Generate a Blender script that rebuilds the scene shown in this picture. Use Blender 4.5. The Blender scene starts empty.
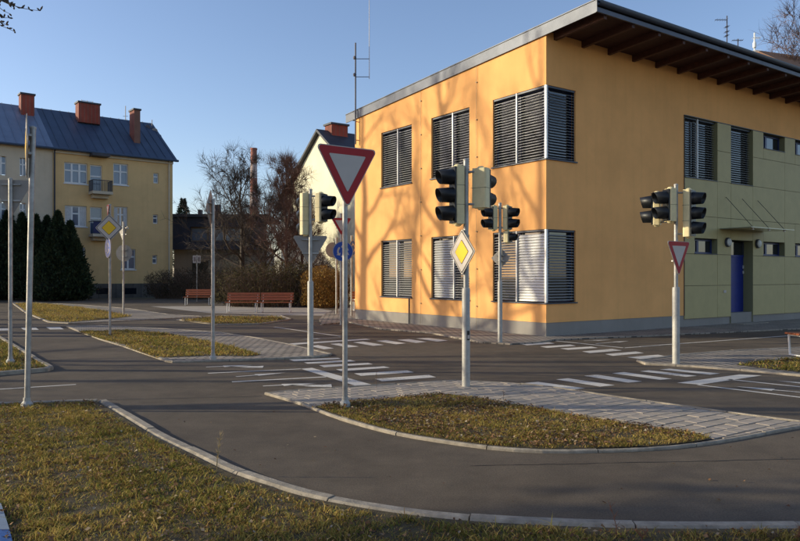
import bpy, bmesh, math, random
import numpy as np
from mathutils import Vector, Matrix
from mathutils.geometry import tessellate_polygon

# ------------------------------------------------------------------ camera, sky, sun, exposure
scene = bpy.context.scene
col = scene.collection
F, CX, HZ, CAMH = 715.0, 400.0, 276.0, 1.55          # focal length in photo pixels, horizon row, eye height
cam_d = bpy.data.cameras.new("camera")
cam = bpy.data.objects.new("camera", cam_d); col.objects.link(cam)
cam.location = (0, 0, CAMH); cam.rotation_euler = (math.radians(90), 0, 0)
cam_d.sensor_width = 36; cam_d.lens = 36 * F / 800; cam_d.shift_y = (HZ - 270.5) / 800
cam_d.clip_start = 0.05; cam_d.clip_end = 3000
scene.camera = cam

SUN_EL = 16.0
SUN_TO = Vector((0.9998, -0.02))                      # horizontal travel of the light
sd = bpy.data.lights.new("sun", 'SUN'); sd.energy = 2.9; sd.angle = math.radians(0.53); sd.color = (1.0, 0.92, 0.68)
so = bpy.data.objects.new("sun", sd); col.objects.link(so)
ldir = Vector((SUN_TO.x, SUN_TO.y, -math.tan(math.radians(SUN_EL)))).normalized()
so.rotation_euler = ldir.to_track_quat('-Z', 'Y').to_euler()
so.location = (-30, 10, 20)
world = bpy.data.worlds.new("World"); scene.world = world; world.use_nodes = True
wn = world.node_tree.nodes; wl = world.node_tree.links
sky = wn.new('ShaderNodeTexSky'); sky.sky_type = 'NISHITA'; sky.sun_disc = False
sky.sun_elevation = math.radians(SUN_EL)
sky.sun_rotation = math.atan2(-SUN_TO.x, -SUN_TO.y)
sky.altitude = 300; sky.air_density = 1.0; sky.dust_density = 0.9; sky.ozone_density = 3.2
wb = wn.new('ShaderNodeMix'); wb.data_type = 'RGBA'; wb.blend_type = 'MULTIPLY'; wb.inputs[0].default_value = 1   # warm white balance of the photograph
wb.inputs[7].default_value = (1.12, .96, .93, 1)
wl.new(sky.outputs[0], wb.inputs[6]); wl.new(wb.outputs[2], wn['Background'].inputs[0]); wn['Background'].inputs[1].default_value = 0.132
vs = scene.view_settings
vs.view_transform = 'Standard'; vs.look = 'None'; vs.gamma = 1; vs.use_curve_mapping = False
vs.exposure = 0.75

RNG = random.Random(7); NR = np.random.default_rng(7)

def G(px, py, z=0.0):                                  # photo pixel -> point on the level z
    d = (CAMH - z) * F / (py - HZ)
    return ((px - CX) / F * d, d)
def ZAT(py, d): return CAMH + (HZ - py) * d / F        # height of photo row at depth d
def XAT(px, d): return (px - CX) / F * d

# ------------------------------------------------------------------ materials
MATS = {}
def mat(name, c, rough=0.7, metal=0.0, var=0.0, vscale=3.0, bump=0.0, bscale=60.0, c2=None, spec=0.4, detail=5, coat=0.0, stretch=None):
    if name in MATS: return MATS[name]
    m = bpy.data.materials.new(name); m.use_nodes = True; nt = m.node_tree; b = nt.nodes['Principled BSDF']
    b.inputs['Base Color'].default_value = (*c, 1); b.inputs['Roughness'].default_value = rough
    b.inputs['Metallic'].default_value = metal; b.inputs['Specular IOR Level'].default_value = spec
    if coat: b.inputs['Coat Weight'].default_value = coat
    tc = nt.nodes.new('ShaderNodeTexCoord')
    src = tc.outputs['Object']
    if stretch:
        mp = nt.nodes.new('ShaderNodeMapping'); mp.inputs['Scale'].default_value = stretch
        nt.links.new(src, mp.inputs[0]); src = mp.outputs[0]
    if var or c2:
        n = nt.nodes.new('ShaderNodeTexNoise'); n.inputs['Scale'].default_value = vscale; n.inputs['Detail'].default_value = detail
        n.inputs['Roughness'].default_value = 0.65
        nt.links.new(src, n.inputs['Vector'])
        r = nt.nodes.new('ShaderNodeValToRGB'); r.color_ramp.elements[0].position = 0.3; r.color_ramp.elements[1].position = 0.7
        ca = c if c2 else [x * (1 - var) for x in c]; cb = c2 if c2 else [min(1, x * (1 + var)) for x in c]
        r.color_ramp.elements[0].color = (*ca, 1); r.color_ramp.elements[1].color = (*cb, 1)
        nt.links.new(n.outputs['Fac'], r.inputs[0]); nt.links.new(r.outputs[0], b.inputs['Base Color'])
    if bump:
        n2 = nt.nodes.new('ShaderNodeTexNoise'); n2.inputs['Scale'].default_value = bscale; n2.inputs['Detail'].default_value = 4
        nt.links.new(src, n2.inputs['Vector'])
        bp = nt.nodes.new('ShaderNodeBump'); bp.inputs['Strength'].default_value = bump; bp.inputs['Distance'].default_value = 0.01
        nt.links.new(n2.outputs['Fac'], bp.inputs['Height']); nt.links.new(bp.outputs[0], b.inputs['Normal'])
    MATS[name] = m; return m

def nodes_of(m): return m.node_tree.nodes, m.node_tree.links, m.node_tree.nodes['Principled BSDF']

def asphalt_mat():
    m = bpy.data.materials.new('asphalt'); m.use_nodes = True; N, L, b = nodes_of(m)
    tc = N.new('ShaderNodeTexCoord')
    big = N.new('ShaderNodeTexNoise'); big.inputs['Scale'].default_value = 0.45; big.inputs['Detail'].default_value = 6; big.inputs['Roughness'].default_value = 0.6
    fine = N.new('ShaderNodeTexNoise'); fine.inputs['Scale'].default_value = 75; fine.inputs['Detail'].default_value = 8; fine.inputs['Roughness'].default_value = .8
    vor = N.new('ShaderNodeTexVoronoi'); vor.inputs['Scale'].default_value = 210
    for t in (big, fine, vor): L.new(tc.outputs['Object'], t.inputs['Vector'])
    r1 = N.new('ShaderNodeValToRGB'); r1.color_ramp.elements[0].position = 0.3; r1.color_ramp.elements[1].position = 0.72
    r1.color_ramp.elements[0].color = (0.094, 0.071, 0.050, 1); r1.color_ramp.elements[1].color = (0.148, 0.114, 0.082, 1)
    L.new(big.outputs['Fac'], r1.inputs[0])
    r2 = N.new('ShaderNodeValToRGB'); r2.color_ramp.elements[0].position = 0.32; r2.color_ramp.elements[1].position = 0.75
    r2.color_ramp.elements[0].color = (0.5, 0.5, 0.5, 1); r2.color_ramp.elements[1].color = (1.65, 1.62, 1.55, 1)
    L.new(fine.outputs['Fac'], r2.inputs[0])
    mx = N.new('ShaderNodeMix'); mx.data_type = 'RGBA'; mx.blend_type = 'MULTIPLY'; mx.inputs[0].default_value = 1
    L.new(r1.outputs[0], mx.inputs[6]); L.new(r2.outputs[0], mx.inputs[7]); L.new(mx.outputs[2], b.inputs['Base Color'])
    st = N.new('ShaderNodeTexNoise'); st.inputs['Scale'].default_value = 2.6; st.inputs['Detail'].default_value = 7; st.inputs['Roughness'].default_value = .7
    L.new(tc.outputs['Object'], st.inputs['Vector'])
    r3 = N.new('ShaderNodeValToRGB'); r3.color_ramp.elements[0].position = .33; r3.color_ramp.elements[1].position = .66
    r3.color_ramp.elements[0].color = (.80, .80, .80, 1); r3.color_ramp.elements[1].color = (1.14, 1.13, 1.12, 1)
    L.new(st.outputs['Fac'], r3.inputs[0])
    mx2 = N.new('ShaderNodeMix'); mx2.data_type = 'RGBA'; mx2.blend_type = 'MULTIPLY'; mx2.inputs[0].default_value = 1
    L.new(mx.outputs[2], mx2.inputs[6]); L.new(r3.outputs[0], mx2.inputs[7]); L.new(mx2.outputs[2], b.inputs['Base Color'])
    bp = N.new('ShaderNodeBump'); bp.inputs['Strength'].default_value = 0.5; bp.inputs['Distance'].default_value = 0.0025
    L.new(vor.outputs['Distance'], bp.inputs['Height']); L.new(bp.outputs[0], b.inputs['Normal'])
    b.inputs['Roughness'].default_value = 0.85; b.inputs['Specular IOR Level'].default_value = 0.25
    return m

def paint_mat():                                       # worn road paint: chips show the asphalt
    m = bpy.data.materials.new('road_paint'); m.use_nodes = True; N, L, b = nodes_of(m)
    tc = N.new('ShaderNodeTexCoord')
    n = N.new('ShaderNodeTexNoise'); n.inputs['Scale'].default_value = 26; n.inputs['Detail'].default_value = 6; n.inputs['Roughness'].default_value = 0.75
    g = N.new('ShaderNodeTexNoise'); g.inputs['Scale'].default_value = 2.2; g.inputs['Detail'].default_value = 3
    L.new(tc.outputs['Object'], n.inputs['Vector']); L.new(tc.outputs['Object'], g.inputs['Vector'])
    ad = N.new('ShaderNodeMath'); ad.operation = 'MULTIPLY_ADD'; ad.inputs[1].default_value = 0.5
    L.new(g.outputs['Fac'], ad.inputs[0]); L.new(n.outputs['Fac'], ad.inputs[2])
    r = N.new('ShaderNodeValToRGB'); e = r.color_ramp.elements
    e[0].position = 0.54; e[0].color = (0.16, 0.145, 0.13, 1); e[1].position = 0.68; e[1].color = (.64, .575, .49, 1)
    L.new(ad.outputs[0], r.inputs[0]); L.new(r.outputs[0], b.inputs['Base Color'])
    b.inputs['Roughness'].default_value = 0.75
    return m

def brick_mat(name, c1, c2, cm, sx, w, h, rot=0.0, bump=0.6, rough=0.85, mortar=0.02):
    m = bpy.data.materials.new(name); m.use_nodes = True; N, L, b = nodes_of(m)
    tc = N.new('ShaderNodeTexCoord'); mp = N.new('ShaderNodeMapping'); mp.inputs['Rotation'].default_value = (0, 0, rot)
    L.new(tc.outputs['Object'], mp.inputs[0])
    t = N.new('ShaderNodeTexBrick'); t.inputs['Color1'].default_value = (*c1, 1); t.inputs['Color2'].default_value = (*c2, 1)
    t.inputs['Mortar'].default_value = (*cm, 1); t.inputs['Scale'].default_value = sx; t.inputs['Brick Width'].default_value = w
    t.inputs['Row Height'].default_value = h; t.inputs['Mortar Size'].default_value = mortar
    L.new(mp.outputs[0], t.inputs['Vector'])
    n = N.new('ShaderNodeTexNoise'); n.inputs['Scale'].default_value = 1.3; n.inputs['Detail'].default_value = 6
    L.new(tc.outputs['Object'], n.inputs['Vector'])
    r = N.new('ShaderNodeValToRGB'); r.color_ramp.elements[0].color = (.72, .70, .68, 1); r.color_ramp.elements[1].color = (1.2, 1.2, 1.18, 1)
    r.color_ramp.elements[0].position = .3; r.color_ramp.elements[1].position = .7
    L.new(n.outputs['Fac'], r.inputs[0])
    mx = N.new('ShaderNodeMix'); mx.data_type = 'RGBA'; mx.blend_type = 'MULTIPLY'; mx.inputs[0].default_value = 1
    L.new(t.outputs['Color'], mx.inputs[6]); L.new(r.outputs[0], mx.inputs[7]); L.new(mx.outputs[2], b.inputs['Base Color'])
    bp = N.new('ShaderNodeBump'); bp.inputs['Strength'].default_value = bump; bp.inputs['Distance'].default_value = 0.01; bp.invert = True
    L.new(t.outputs['Fac'], bp.inputs['Height']); L.new(bp.outputs[0], b.inputs['Normal'])
    b.inputs['Roughness'].default_value = rough
    MATS[name] = m; return m

def vcol_mat(name, rough=0.8, trans=0.0, spec=0.2):
    m = bpy.data.materials.new(name); m.use_nodes = True; N, L, b = nodes_of(m)
    a = N.new('ShaderNodeAttribute'); a.attribute_name = 'Col'
    L.new(a.outputs['Color'], b.inputs['Base Color']); b.inputs['Roughness'].default_value = rough
    b.inputs['Specular IOR Level'].default_value = spec
    if trans:
        tr = N.new('ShaderNodeBsdfTranslucent'); L.new(a.outputs['Color'], tr.inputs['Color'])
        mx = N.new('ShaderNodeMixShader'); mx.inputs[0].default_value = trans
        L.new(b.outputs[0], mx.inputs[1]); L.new(tr.outputs[0], mx.inputs[2]); L.new(mx.outputs[0], N['Material Output'].inputs[0])
    MATS[name] = m; return m

def stucco_mat(name, c, dirt=(0.75, 0.72, 0.68)):      # plaster: blotches, faint vertical run-off streaks, grain
    m = bpy.data.materials.new(name); m.use_nodes = True; N, L, b = nodes_of(m)
    tc = N.new('ShaderNodeTexCoord')
    n1 = N.new('ShaderNodeTexNoise'); n1.inputs['Scale'].default_value = 0.7; n1.inputs['Detail'].default_value = 7; n1.inputs['Roughness'].default_value = .65
    mp = N.new('ShaderNodeMapping'); mp.inputs['Scale'].default_value = (5, 5, 0.25)
    n2 = N.new('ShaderNodeTexNoise'); n2.inputs['Scale'].default_value = 1.0; n2.inputs['Detail'].default_value = 5
    n3 = N.new('ShaderNodeTexNoise'); n3.inputs['Scale'].default_value = 140; n3.inputs['Detail'].default_value = 3
    L.new(tc.outputs['Object'], n1.inputs['Vector']); L.new(tc.outputs['Object'], mp.inputs[0]); L.new(mp.outputs[0], n2.inputs['Vector'])
    L.new(tc.outputs['Object'], n3.inputs['Vector'])
    r1 = N.new('ShaderNodeValToRGB'); r1.color_ramp.elements[0].position = .32; r1.color_ramp.elements[1].position = .68
    r1.color_ramp.elements[0].color = (*[x * .88 for x in c], 1); r1.color_ramp.elements[1].color = (*[min(1, x * 1.06) for x in c], 1)
    L.new(n1.outputs['Fac'], r1.inputs[0])
    r2 = N.new('ShaderNodeValToRGB'); r2.color_ramp.elements[0].position = .28; r2.color_ramp.elements[1].position = .5
    r2.color_ramp.elements[0].color = (*[.82 + .18 * x for x in dirt], 1); r2.color_ramp.elements[1].color = (1, 1, 1, 1)
    L.new(n2.outputs['Fac'], r2.inputs[0])
    mx = N.new('ShaderNodeMix'); mx.data_type = 'RGBA'; mx.blend_type = 'MULTIPLY'; mx.inputs[0].default_value = 1
    L.new(r1.outputs[0], mx.inputs[6]); L.new(r2.outputs[0], mx.inputs[7]); L.new(mx.outputs[2], b.inputs['Base Color'])
    bp = N.new('ShaderNodeBump'); bp.inputs['Strength'].default_value = .35; bp.inputs['Distance'].default_value = .004
    L.new(n3.outputs['Fac'], bp.inputs['Height']); L.new(bp.outputs[0], b.inputs['Normal'])
    b.inputs['Roughness'].default_value = .9; b.inputs['Specular IOR Level'].default_value = .2
    MATS[name] = m; return m

ASPH = asphalt_mat(); PAINT = paint_mat()
THETA = math.atan2(0.576, 0.818)
PAVE = brick_mat('paving_blocks', (.35, .285, .225), (.29, .24, .19), (.10, .085, .07), 1.0, .2, .165, -THETA)
STUCCO = stucco_mat('orange_stucco', (.93, .46, .16))
PLINTH = stucco_mat('grey_plinth', (.30, .27, .235))
HOUSEY = stucco_mat('house_stucco', (.72, .48, .22)); HOUSEG = stucco_mat('house_stucco_pale', (.60, .50, .36))
CREAMW = stucco_mat('cream_gable', (.82, .76, .56)); BEIGEW = stucco_mat('beige_wall', (.36, .28, .2))
GREENP = mat('green_panel', (.45, .36, .15), .55, var=.07, vscale=2.5, bump=.05, bscale=200)
SUBST = mat('dark_substrate', (.05, .05, .04), .9)
ALU = mat('aluminium_slat', (.46, .44, .41), .42, .35, var=.08, vscale=9)
RAIL = mat('rail_aluminium', (.72, .70, .67), .4, .2)
ANTH = mat('anthracite_metal', (.05, .055, .07), .45, .2, var=.15, vscale=4)
FASC = mat('fascia_metal', (.095, .10, .12), .5, .3, var=.2, vscale=1.5)
SOFFIT = mat('brown_boarding', (.055, .022, .018), .7, var=.3, vscale=6, stretch=(1, 8, 1))
RAFT = mat('brown_rafter', (.085, .034, .024), .65, var=.3, vscale=8)
GLASS = mat('dark_window_glass', (.012, .016, .022), .04, spec=.9)
GLASSB = mat('house_window_glass', (.10, .13, .19), .06, spec=.9)
BLUEF = mat('blue_frame', (.018, .03, .11), .4); BLUED = mat('blue_door', (.012, .025, .19), .38, var=.1)
WHITEF = mat('white_frame', (.72, .72, .70), .5); CURT = mat('curtain', (.55, .54, .52), .9, var=.2, vscale=14)
GALV = mat('galvanised_steel', (.36, .345, .32), .48, .5, var=.32, vscale=7, bump=.06, bscale=90)
GALVL = mat('weathered_sleeve', (.42, .395, .35), .6, .25, var=.18, vscale=9)
SIGNB = mat('sign_back_grey', (.31, .275, .24), .6, .1, var=.1, vscale=5)
SRED = mat('sign_red', (.38, .012, .014), .6, var=.08, vscale=6); SWHITE = mat('sign_white', (.52, .45, .39), .55, var=.05, vscale=5)
SYEL = mat('sign_yellow', (.85, .50, .015), .38); SBLACK = mat('sign_black', (.015, .015, .015), .45)
SBLUE = mat('sign_blue', (.012, .06, .34), .35)
TCREAM = mat('signal_housing_cream', (.74, .61, .33), .5, var=.1, vscale=7); TBLK = mat('signal_black', (.008, .009, .011), .42, var=.3, vscale=8)
LRED = mat('lens_red', (.10, .010, .010), .15); LAMB = mat('lens_amber', (.12, .05, .008), .15); LGRN = mat('lens_green', (.01, .06, .045), .15)
KERB = mat('kerb_concrete', (.32, .265, .20), .88, var=.34, vscale=9, bump=.5, bscale=80)
STONE = mat('paver_concrete', (.37, .30, .235), .88, var=.2, vscale=6, bump=.3, bscale=120)
STONE2 = mat('paver_concrete_dark', (.335, .275, .215), .88, var=.2, vscale=6, bump=.3, bscale=120)
JOINT = mat('paver_joint_sand', (.05, .044, .036), .95, var=.25, vscale=12)
SOIL = mat('verge_soil', (.05, .034, .017), .95, c2=(.115, .082, .034), vscale=14, bump=.9, bscale=70)
EARTH = mat('earth', (.09, .075, .045), .95, c2=(.14, .12, .06), vscale=.4)
BARK = mat('bark', (.085, .065, .05), .9, var=.35, vscale=14, bump=.7, bscale=35)
BARKR = mat('bark_reddish', (.15, .09, .065), .9, var=.3, vscale=10)
TWIG = mat('dry_twig', (.13, .085, .055), .9, var=.3, vscale=3)
WOODR = mat('bench_wood', (.34, .095, .030), .5, var=.25, vscale=5, stretch=(1, 12, 12), coat=.1)
STEELW = mat('white_painted_steel', (.66, .65, .62), .4)
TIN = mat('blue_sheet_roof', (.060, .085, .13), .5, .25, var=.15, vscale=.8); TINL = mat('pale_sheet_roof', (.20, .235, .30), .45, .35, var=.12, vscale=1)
CHIMB = brick_mat('chimney_brick', (.33, .065, .035), (.26, .05, .03), (.20, .10, .07), 1, .26, .08, 0, .5)
CHIMP = mat('factory_brick', (.30, .12, .09), .9, var=.2, vscale=.4); CHIMW = mat('factory_pale_band', (.52, .40, .36), .9)
SLATE = mat('dark_slate', (.045, .045, .055), .6, var=.25, vscale=2); DARKCLAD = mat('navy_cladding', (.022, .027, .05), .5, var=.25, vscale=1.5, stretch=(6, 6, .3))
ROOFBR = mat('brown_tiles', (.18, .10, .06), .85, var=.3, vscale=6)
STONEP = brick_mat('stone_plinth', (.13, .115, .10), (.095, .085, .075), (.05, .045, .04), 1, .6, .35)
GRASSM = vcol_mat('grass_blades', .75, .35); LEAFM = vcol_mat('leaf_litter', .85, .15); NEEDLE = vcol_mat('evergreen_sprays', .8, .12)

# ------------------------------------------------------------------ mesh helpers
class MB:
    def __init__(s): s.v = []; s.f = []
    def quad(s, a, b, c, d): n = len(s.v); s.v += [a, b, c, d]; s.f.append((n, n+1, n+2, n+3)); return s
    def poly(s, pts): n = len(s.v); s.v += list(pts); s.f.append(tuple(range(n, n+len(pts)))); return s
    def box(s, x0, x1, y0, y1, z0, z1):
        n = len(s.v)
        s.v += [(x0,y0,z0),(x1,y0,z0),(x1,y1,z0),(x0,y1,z0),(x0,y0,z1),(x1,y0,z1),(x1,y1,z1),(x0,y1,z1)]
        s.f += [(n,n+3,n+2,n+1),(n+4,n+5,n+6,n+7),(n,n+1,n+5,n+4),(n+1,n+2,n+6,n+5),(n+2,n+3,n+7,n+6),(n+3,n,n+4,n+7)]
        return s
    def obox(s, c, sz, M):                              # box turned by matrix M
        n = len(s.v); c = Vector(c)
        for dz in (-1, 1):
            for dx, dy in ((-1,-1),(1,-1),(1,1),(-1,1)):
                s.v.append(tuple(c + M @ Vector((dx*sz[0]/2, dy*sz[1]/2, dz*sz[2]/2))))
        s.f += [(n,n+3,n+2,n+1),(n+4,n+5,n+6,n+7),(n,n+1,n+5,n+4),(n+1,n+2,n+6,n+5),(n+2,n+3,n+7,n+6),(n+3,n,n+4,n+7)]
        return s
    def prism(s, pts, z0, z1, M=None):                  # 2-D outline (x, y) pulled from z0 to z1
        n = len(s.v); k = len(pts)
        P = [Vector((x, y, z0)) for x, y in pts] + [Vector((x, y, z1)) for x, y in pts]
        s.v += [tuple(M @ p) if M else tuple(p) for p in P]
        for t in tessellate_polygon([[Vector((x, y, 0)) for x, y in pts]]):
            a, b, c = t
            s.f.append((n+a+k, n+b+k, n+c+k)); s.f.append((n+c, n+b, n+a))
        for i in range(k): j = (i+1) % k; s.f.append((n+i, n+j, n+j+k, n+i+k))
        return s
    def sheet(s, pts, z):
        n = len(s.v); s.v += [(x, y, z) for x, y in pts]
        for a, b, c in tessellate_polygon([[Vector((x, y, 0)) for x, y in pts]]):
            p, q, r = pts[a], pts[b], pts[c]
            cr = (q[0]-p[0])*(r[1]-p[1]) - (q[1]-p[1])*(r[0]-p[0])
            s.f.append((n+a, n+b, n+c) if cr > 0 else (n+c, n+b, n+a))
        return s
    def tube(s, pts, r, k=8, cap=True):
        pts = [Vector(p) for p in pts]
        rs = r if isinstance(r, (list, tuple)) else [r] * len(pts)
        n = len(s.v); ref = None
        for i, p in enumerate(pts):
            t = (pts[min(i+1, len(pts)-1)] - pts[max(i-1, 0)]).normalized()
            if ref is None: ref = Vector((1,0,0)) if abs(t.x) < .8 else Vector((0,1,0))
            a = t.cross(ref).normalized(); b = t.cross(a); ref = b.cross(t) if False else ref
            for j in range(k):
                an = 2*math.pi*j/k; s.v.append(tuple(p + (a*math.cos(an) + b*math.sin(an)) * rs[i]))
        for i in range(len(pts)-1):
            for j in range(k): q = (j+1) % k; s.f.append((n+i*k+j, n+(i+1)*k+j, n+(i+1)*k+q, n+i*k+q))
        if cap:
            s.f.append(tuple(n+j for j in range(k))); e = n+(len(pts)-1)*k; s.f.append(tuple(e+k-1-j for j in range(k)))
        return s
    def lathe(s, prof, k=16, M=None):
        n = len(s.v)
        for r, z in prof:
            for j in range(k):
                an = 2*math.pi*j/k; p = Vector((r*math.cos(an), r*math.sin(an), z)); s.v.append(tuple(M @ p) if M else tuple(p))
        for i in range(len(prof)-1):
            for j in range(k): q = (j+1) % k; s.f.append((n+i*k+j, n+i*k+q, n+(i+1)*k+q, n+(i+1)*k+j))
        s.f.append(tuple(n+k-1-j for j in range(k))); e = n+(len(prof)-1)*k; s.f.append(tuple(e+j for j in range(k)))
        return s
    def mesh(s, name, m, smooth=False):
        me = bpy.data.meshes.new(name); me.from_pydata([tuple(v) for v in s.v], [], s.f); me.update()
        bm = bmesh.new(); bm.from_mesh(me); bmesh.ops.recalc_face_normals(bm, faces=bm.faces); bm.to_mesh(me); bm.free()
        if smooth:
            me.polygons.foreach_set('use_smooth', [True]*len(me.polygons))
        me.materials.append(m); return me
    def build(s, name, m, parent=None, loc=(0,0,0), rz=0.0, smooth=False, bevel=0.0):
        return inst(name, s.mesh(name, m, smooth), parent, loc, rz, bevel)

def inst(name, me, parent=None, loc=(0,0,0), rz=0.0, bevel=0.0):
    o = bpy.data.objects.new(name, me); col.objects.link(o)
    o.parent = parent; o.location = loc; o.rotation_euler = (0, 0, rz)
    if bevel:
        md = o.modifiers.new('bevel', 'BEVEL'); md.width = bevel; md.segments = 2; md.limit_method = 'ANGLE'; md.angle_limit = .7
    return o
def smooth_by_angle(o, ang=40):
    me = o.data; bm = bmesh.new(); bm.from_mesh(me)
    for f in bm.faces: f.smooth = True
    for e in bm.edges:
        e.smooth = not (len(e.link_faces) == 2 and e.calc_face_angle(0) > math.radians(ang))
    bm.to_mesh(me); bm.free(); return o
def tag(o, label, cat=None, group=None, kind=None):
    o['label'] = label
    if cat: o['category'] = cat
    if group: o['group'] = group
    if kind: o['kind'] = kind
    return o
def thing(name, label, cat, loc=(0,0,0), rz=0.0, group=None):
    o = bpy.data.objects.new(name, None); col.objects.link(o); o.empty_display_size = .2
    o.location = loc; o.rotation_euler = (0, 0, rz); return tag(o, label, cat, group)
def struct(o, label=None):
    o['kind'] = 'structure'
    if label: o['label'] = label
    return o
def copy_tree(o, parent=None):
    c = o.copy(); col.objects.link(c); c.parent = parent
    for ch in o.children: copy_tree(ch, c)
    return c
def np_mesh(name, V, Fc, m, colors=None, parent=None, smooth=False):
    me = bpy.data.meshes.new(name)
    V = np.asarray(V, np.float32); Fc = np.asarray(Fc, np.int32); k = Fc.shape[1]
    me.vertices.add(len(V)); me.vertices.foreach_set('co', V.ravel())
    me.loops.add(Fc.size); me.loops.foreach_set('vertex_index', Fc.ravel())
    me.polygons.add(len(Fc)); me.polygons.foreach_set('loop_start', np.arange(0, Fc.size, k, dtype=np.int32))
    me.polygons.foreach_set('loop_total', np.full(len(Fc), k, np.int32))
    if smooth: me.polygons.foreach_set('use_smooth', np.ones(len(Fc), bool))
    me.update(calc_edges=True)
    if colors is not None:
        a = me.color_attributes.new('Col', 'FLOAT_COLOR', 'POINT')
        c4 = np.ones((len(V), 4), np.float32); c4[:, :3] = colors; a.data.foreach_set('color', c4.ravel())
    me.materials.append(m)
    o = bpy.data.objects.new(name, me); col.objects.link(o); o.parent = parent
    return o

def inside(P, poly):
    x, y = P[:, 0], P[:, 1]; r = np.zeros(len(P), bool); n = len(poly)
    for i in range(n):
        x0, y0 = poly[i]; x1, y1 = poly[(i+1) % n]
        c = ((y0 > y) != (y1 > y))
        with np.errstate(divide='ignore', invalid='ignore'):
            r ^= c & (x < (x1-x0)*(y-y0)/(y1-y0+1e-12)+x0)
    return r
def smooth_path(pts, n=6):                              # Catmull-Rom through the points
    P = [Vector((p[0], p[1], 0)) for p in pts]; out = []
    for i in range(len(P)-1):
        a = P[max(i-1, 0)]; b = P[i]; c = P[i+1]; d = P[min(i+2, len(P)-1)]
        for k in range(n):
            t = k/n
            q = .5*((2*b)+(c-a)*t+(2*a-5*b+4*c-d)*t*t+(3*b-a-3*c+d)*t**3); out.append((q.x, q.y))
    out.append((P[-1].x, P[-1].y)); return out
def GP(*pix, z=0.0): return [G(px, py, z) for px, py in pix]
def pnoise(x, y, s=1.0):                                # cheap smooth patch noise
    return (np.sin(1.7*s*x+1.3)*np.cos(2.1*s*y+.4) + np.sin(3.9*s*x+2.2*s*y) * .6 + np.cos(6.3*s*y-4.4*s*x+1.) * .45) / 2.05

# ------------------------------------------------------------------ ground, roads
struct(MB().sheet([(-900,-300),(900,-300),(900,1500),(-900,1500)], -0.03).build('ground', EARTH), 'bare winter earth around the junction')
road = struct(MB().sheet([(-60,-12),(60,-12),(60,49),(-60,49)], 0.0).build('road', ASPH), 'dark grey asphalt of the small training roads')

def marking(name, pix, z=.004): return MB().sheet(GP(*pix), z).build(name, PAINT, road)
def line_mark(name, a, b, w, z=.004):
    A = Vector(G(*a)); B = Vector(G(*b)); t = (B-A).normalized(); n = Vector((-t.y, t.x)) * w/2
    return MB().sheet([tuple(A-n), tuple(B-n), tuple(B+n), tuple(A+n)], z).build(name, PAINT, road)
for q in [  # crossing in front of the stop line, left
    ((289,359.6),(338,358),(341,359),(294,361.4)), ((304,362.6),(350,360),(356,361.4),(308,364)), ((319,365.4),(368,363),(373,364.4),(324,367.4)),
    ((336,369.4),(384,366.4),(390,367.8),(341,371.4)), ((354,373.6),(407,370.6),(414,372.4),(361,376)), ((375,379),(429,375),(436,377.4),(382,381.4)),
    # crossing left of the building
    ((416,338.6),(428,338),(448,340.6),(437,341.6)), ((397,340),(409,339.2),(427,342),(416,343)), ((376,341),(386,340.2),(406,343.4),(396,344.4)),
    ((353,342.4),(363,341.6),(384,345),(373,346)), ((330,344),(339,343.4),(359,346.6),(348,347.6)), ((309,346),(318,345.2),(334,348.4),(324,349.4)),
    # crossing by the building corner
    ((520,344),(549,342.4),(555,343.6),(527,345.4)), ((540,346.6),(570,344.6),(576,346),(547,348)), ((560,348.6),(591,346.6),(598,348),(568,350)),
    ((582,351.6),(612,349),(622,350.6),(590,353.2)), ((605,354.2),(636,351.6),(644,353.2),(613,356)), ((627,357.4),(658,354.8),(667,356.6),(640,359)),
    # crossing right of the island
    ((523,383.4),(538,382),(585,388.4),(569,390)), ((556,379.6),(568,378.4),(615,385.4),(600,386.8)), ((584,376),(597,374.8),(642,381.6),(628,382.8)),
    ((612,373.4),(624,372.2),(672,379),(660,380)), ((640,371.4),(649,370.4),(697,376),(686,377)), ((660,369.6),(670,368.8),(720,373.6),(710,374.8)),
    # far left crossing
    ((-14,328.8),(8,328.4),(9.5,330.4),(-12,331)), ((21,328),(36,327.7),(39,329.9),(24,330.2)), ((46,327.2),(60,327),(64,329.3),(50,329.6))]:
    marking('crossing_stripe', q)
for q in [((301,369),(312,368),(376,386),(359,387)), ((677,383),(700,384.8),(762,375.6),(740,374.6)), ((288,343.6),(366,338.8),(371,339.6),(292,345))]:
    marking('stop_line', q)
for a, b, w in [((208,373.4),(301,369),.07), ((232,382),(326,377),.08), ((0,389.4),(76,384.6),.06), ((-60,393),(0,389.4),.06),
                ((274,327),(341,336.4),.09), ((556,341),(624,348),.09), ((624,348),(660,345.4),.08), ((640,346.6),(800,335),.09), ((800,335),(880,330.2),.09),
                ((698,385),(800,397.4),.07), ((800,397.4),(900,409),.07), ((728,379.4),(800,387),.07), ((800,387),(880,395),.07)]:
    line_mark('lane_line', a, b, w)
def arrow(tail, tip, w=.055, hw=.2, hl=.5, turn=0):
    A = Vector(G(*tail)); B = Vector(G(*tip)); t = (B-A).normalized(); n = Vector((-t.y, t.x)); L = (B-A).length
    mb = MB(); at = lambda s, o: tuple(A + t*s + n*o)
    z = .004
    mb.sheet([at(0,-w/2), at(L-hl,-w/2), at(L-hl,-hw/2), at(L,0), at(L-hl,hw/2), at(L-hl,w/2), at(0,w/2)], z)
    if turn:
        s0 = L*.42
        mb.sheet([at(s0,-turn*w/2), at(s0+.34,-turn*.24), at(s0+.2,-turn*.26), at(s0+.56,-turn*.42), at(s0+.62,-turn*.16), at(s0+.5,-turn*.19), at(s0+.16,-turn*w/2)], z)
    mb.build('arrow_marking', PAINT, road)
arrow((236,376.8),(286,372.8)); arrow((263,386.2),(317,383.3), turn=1); arrow((206,367.2),(253,365.2), turn=1)
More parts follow.
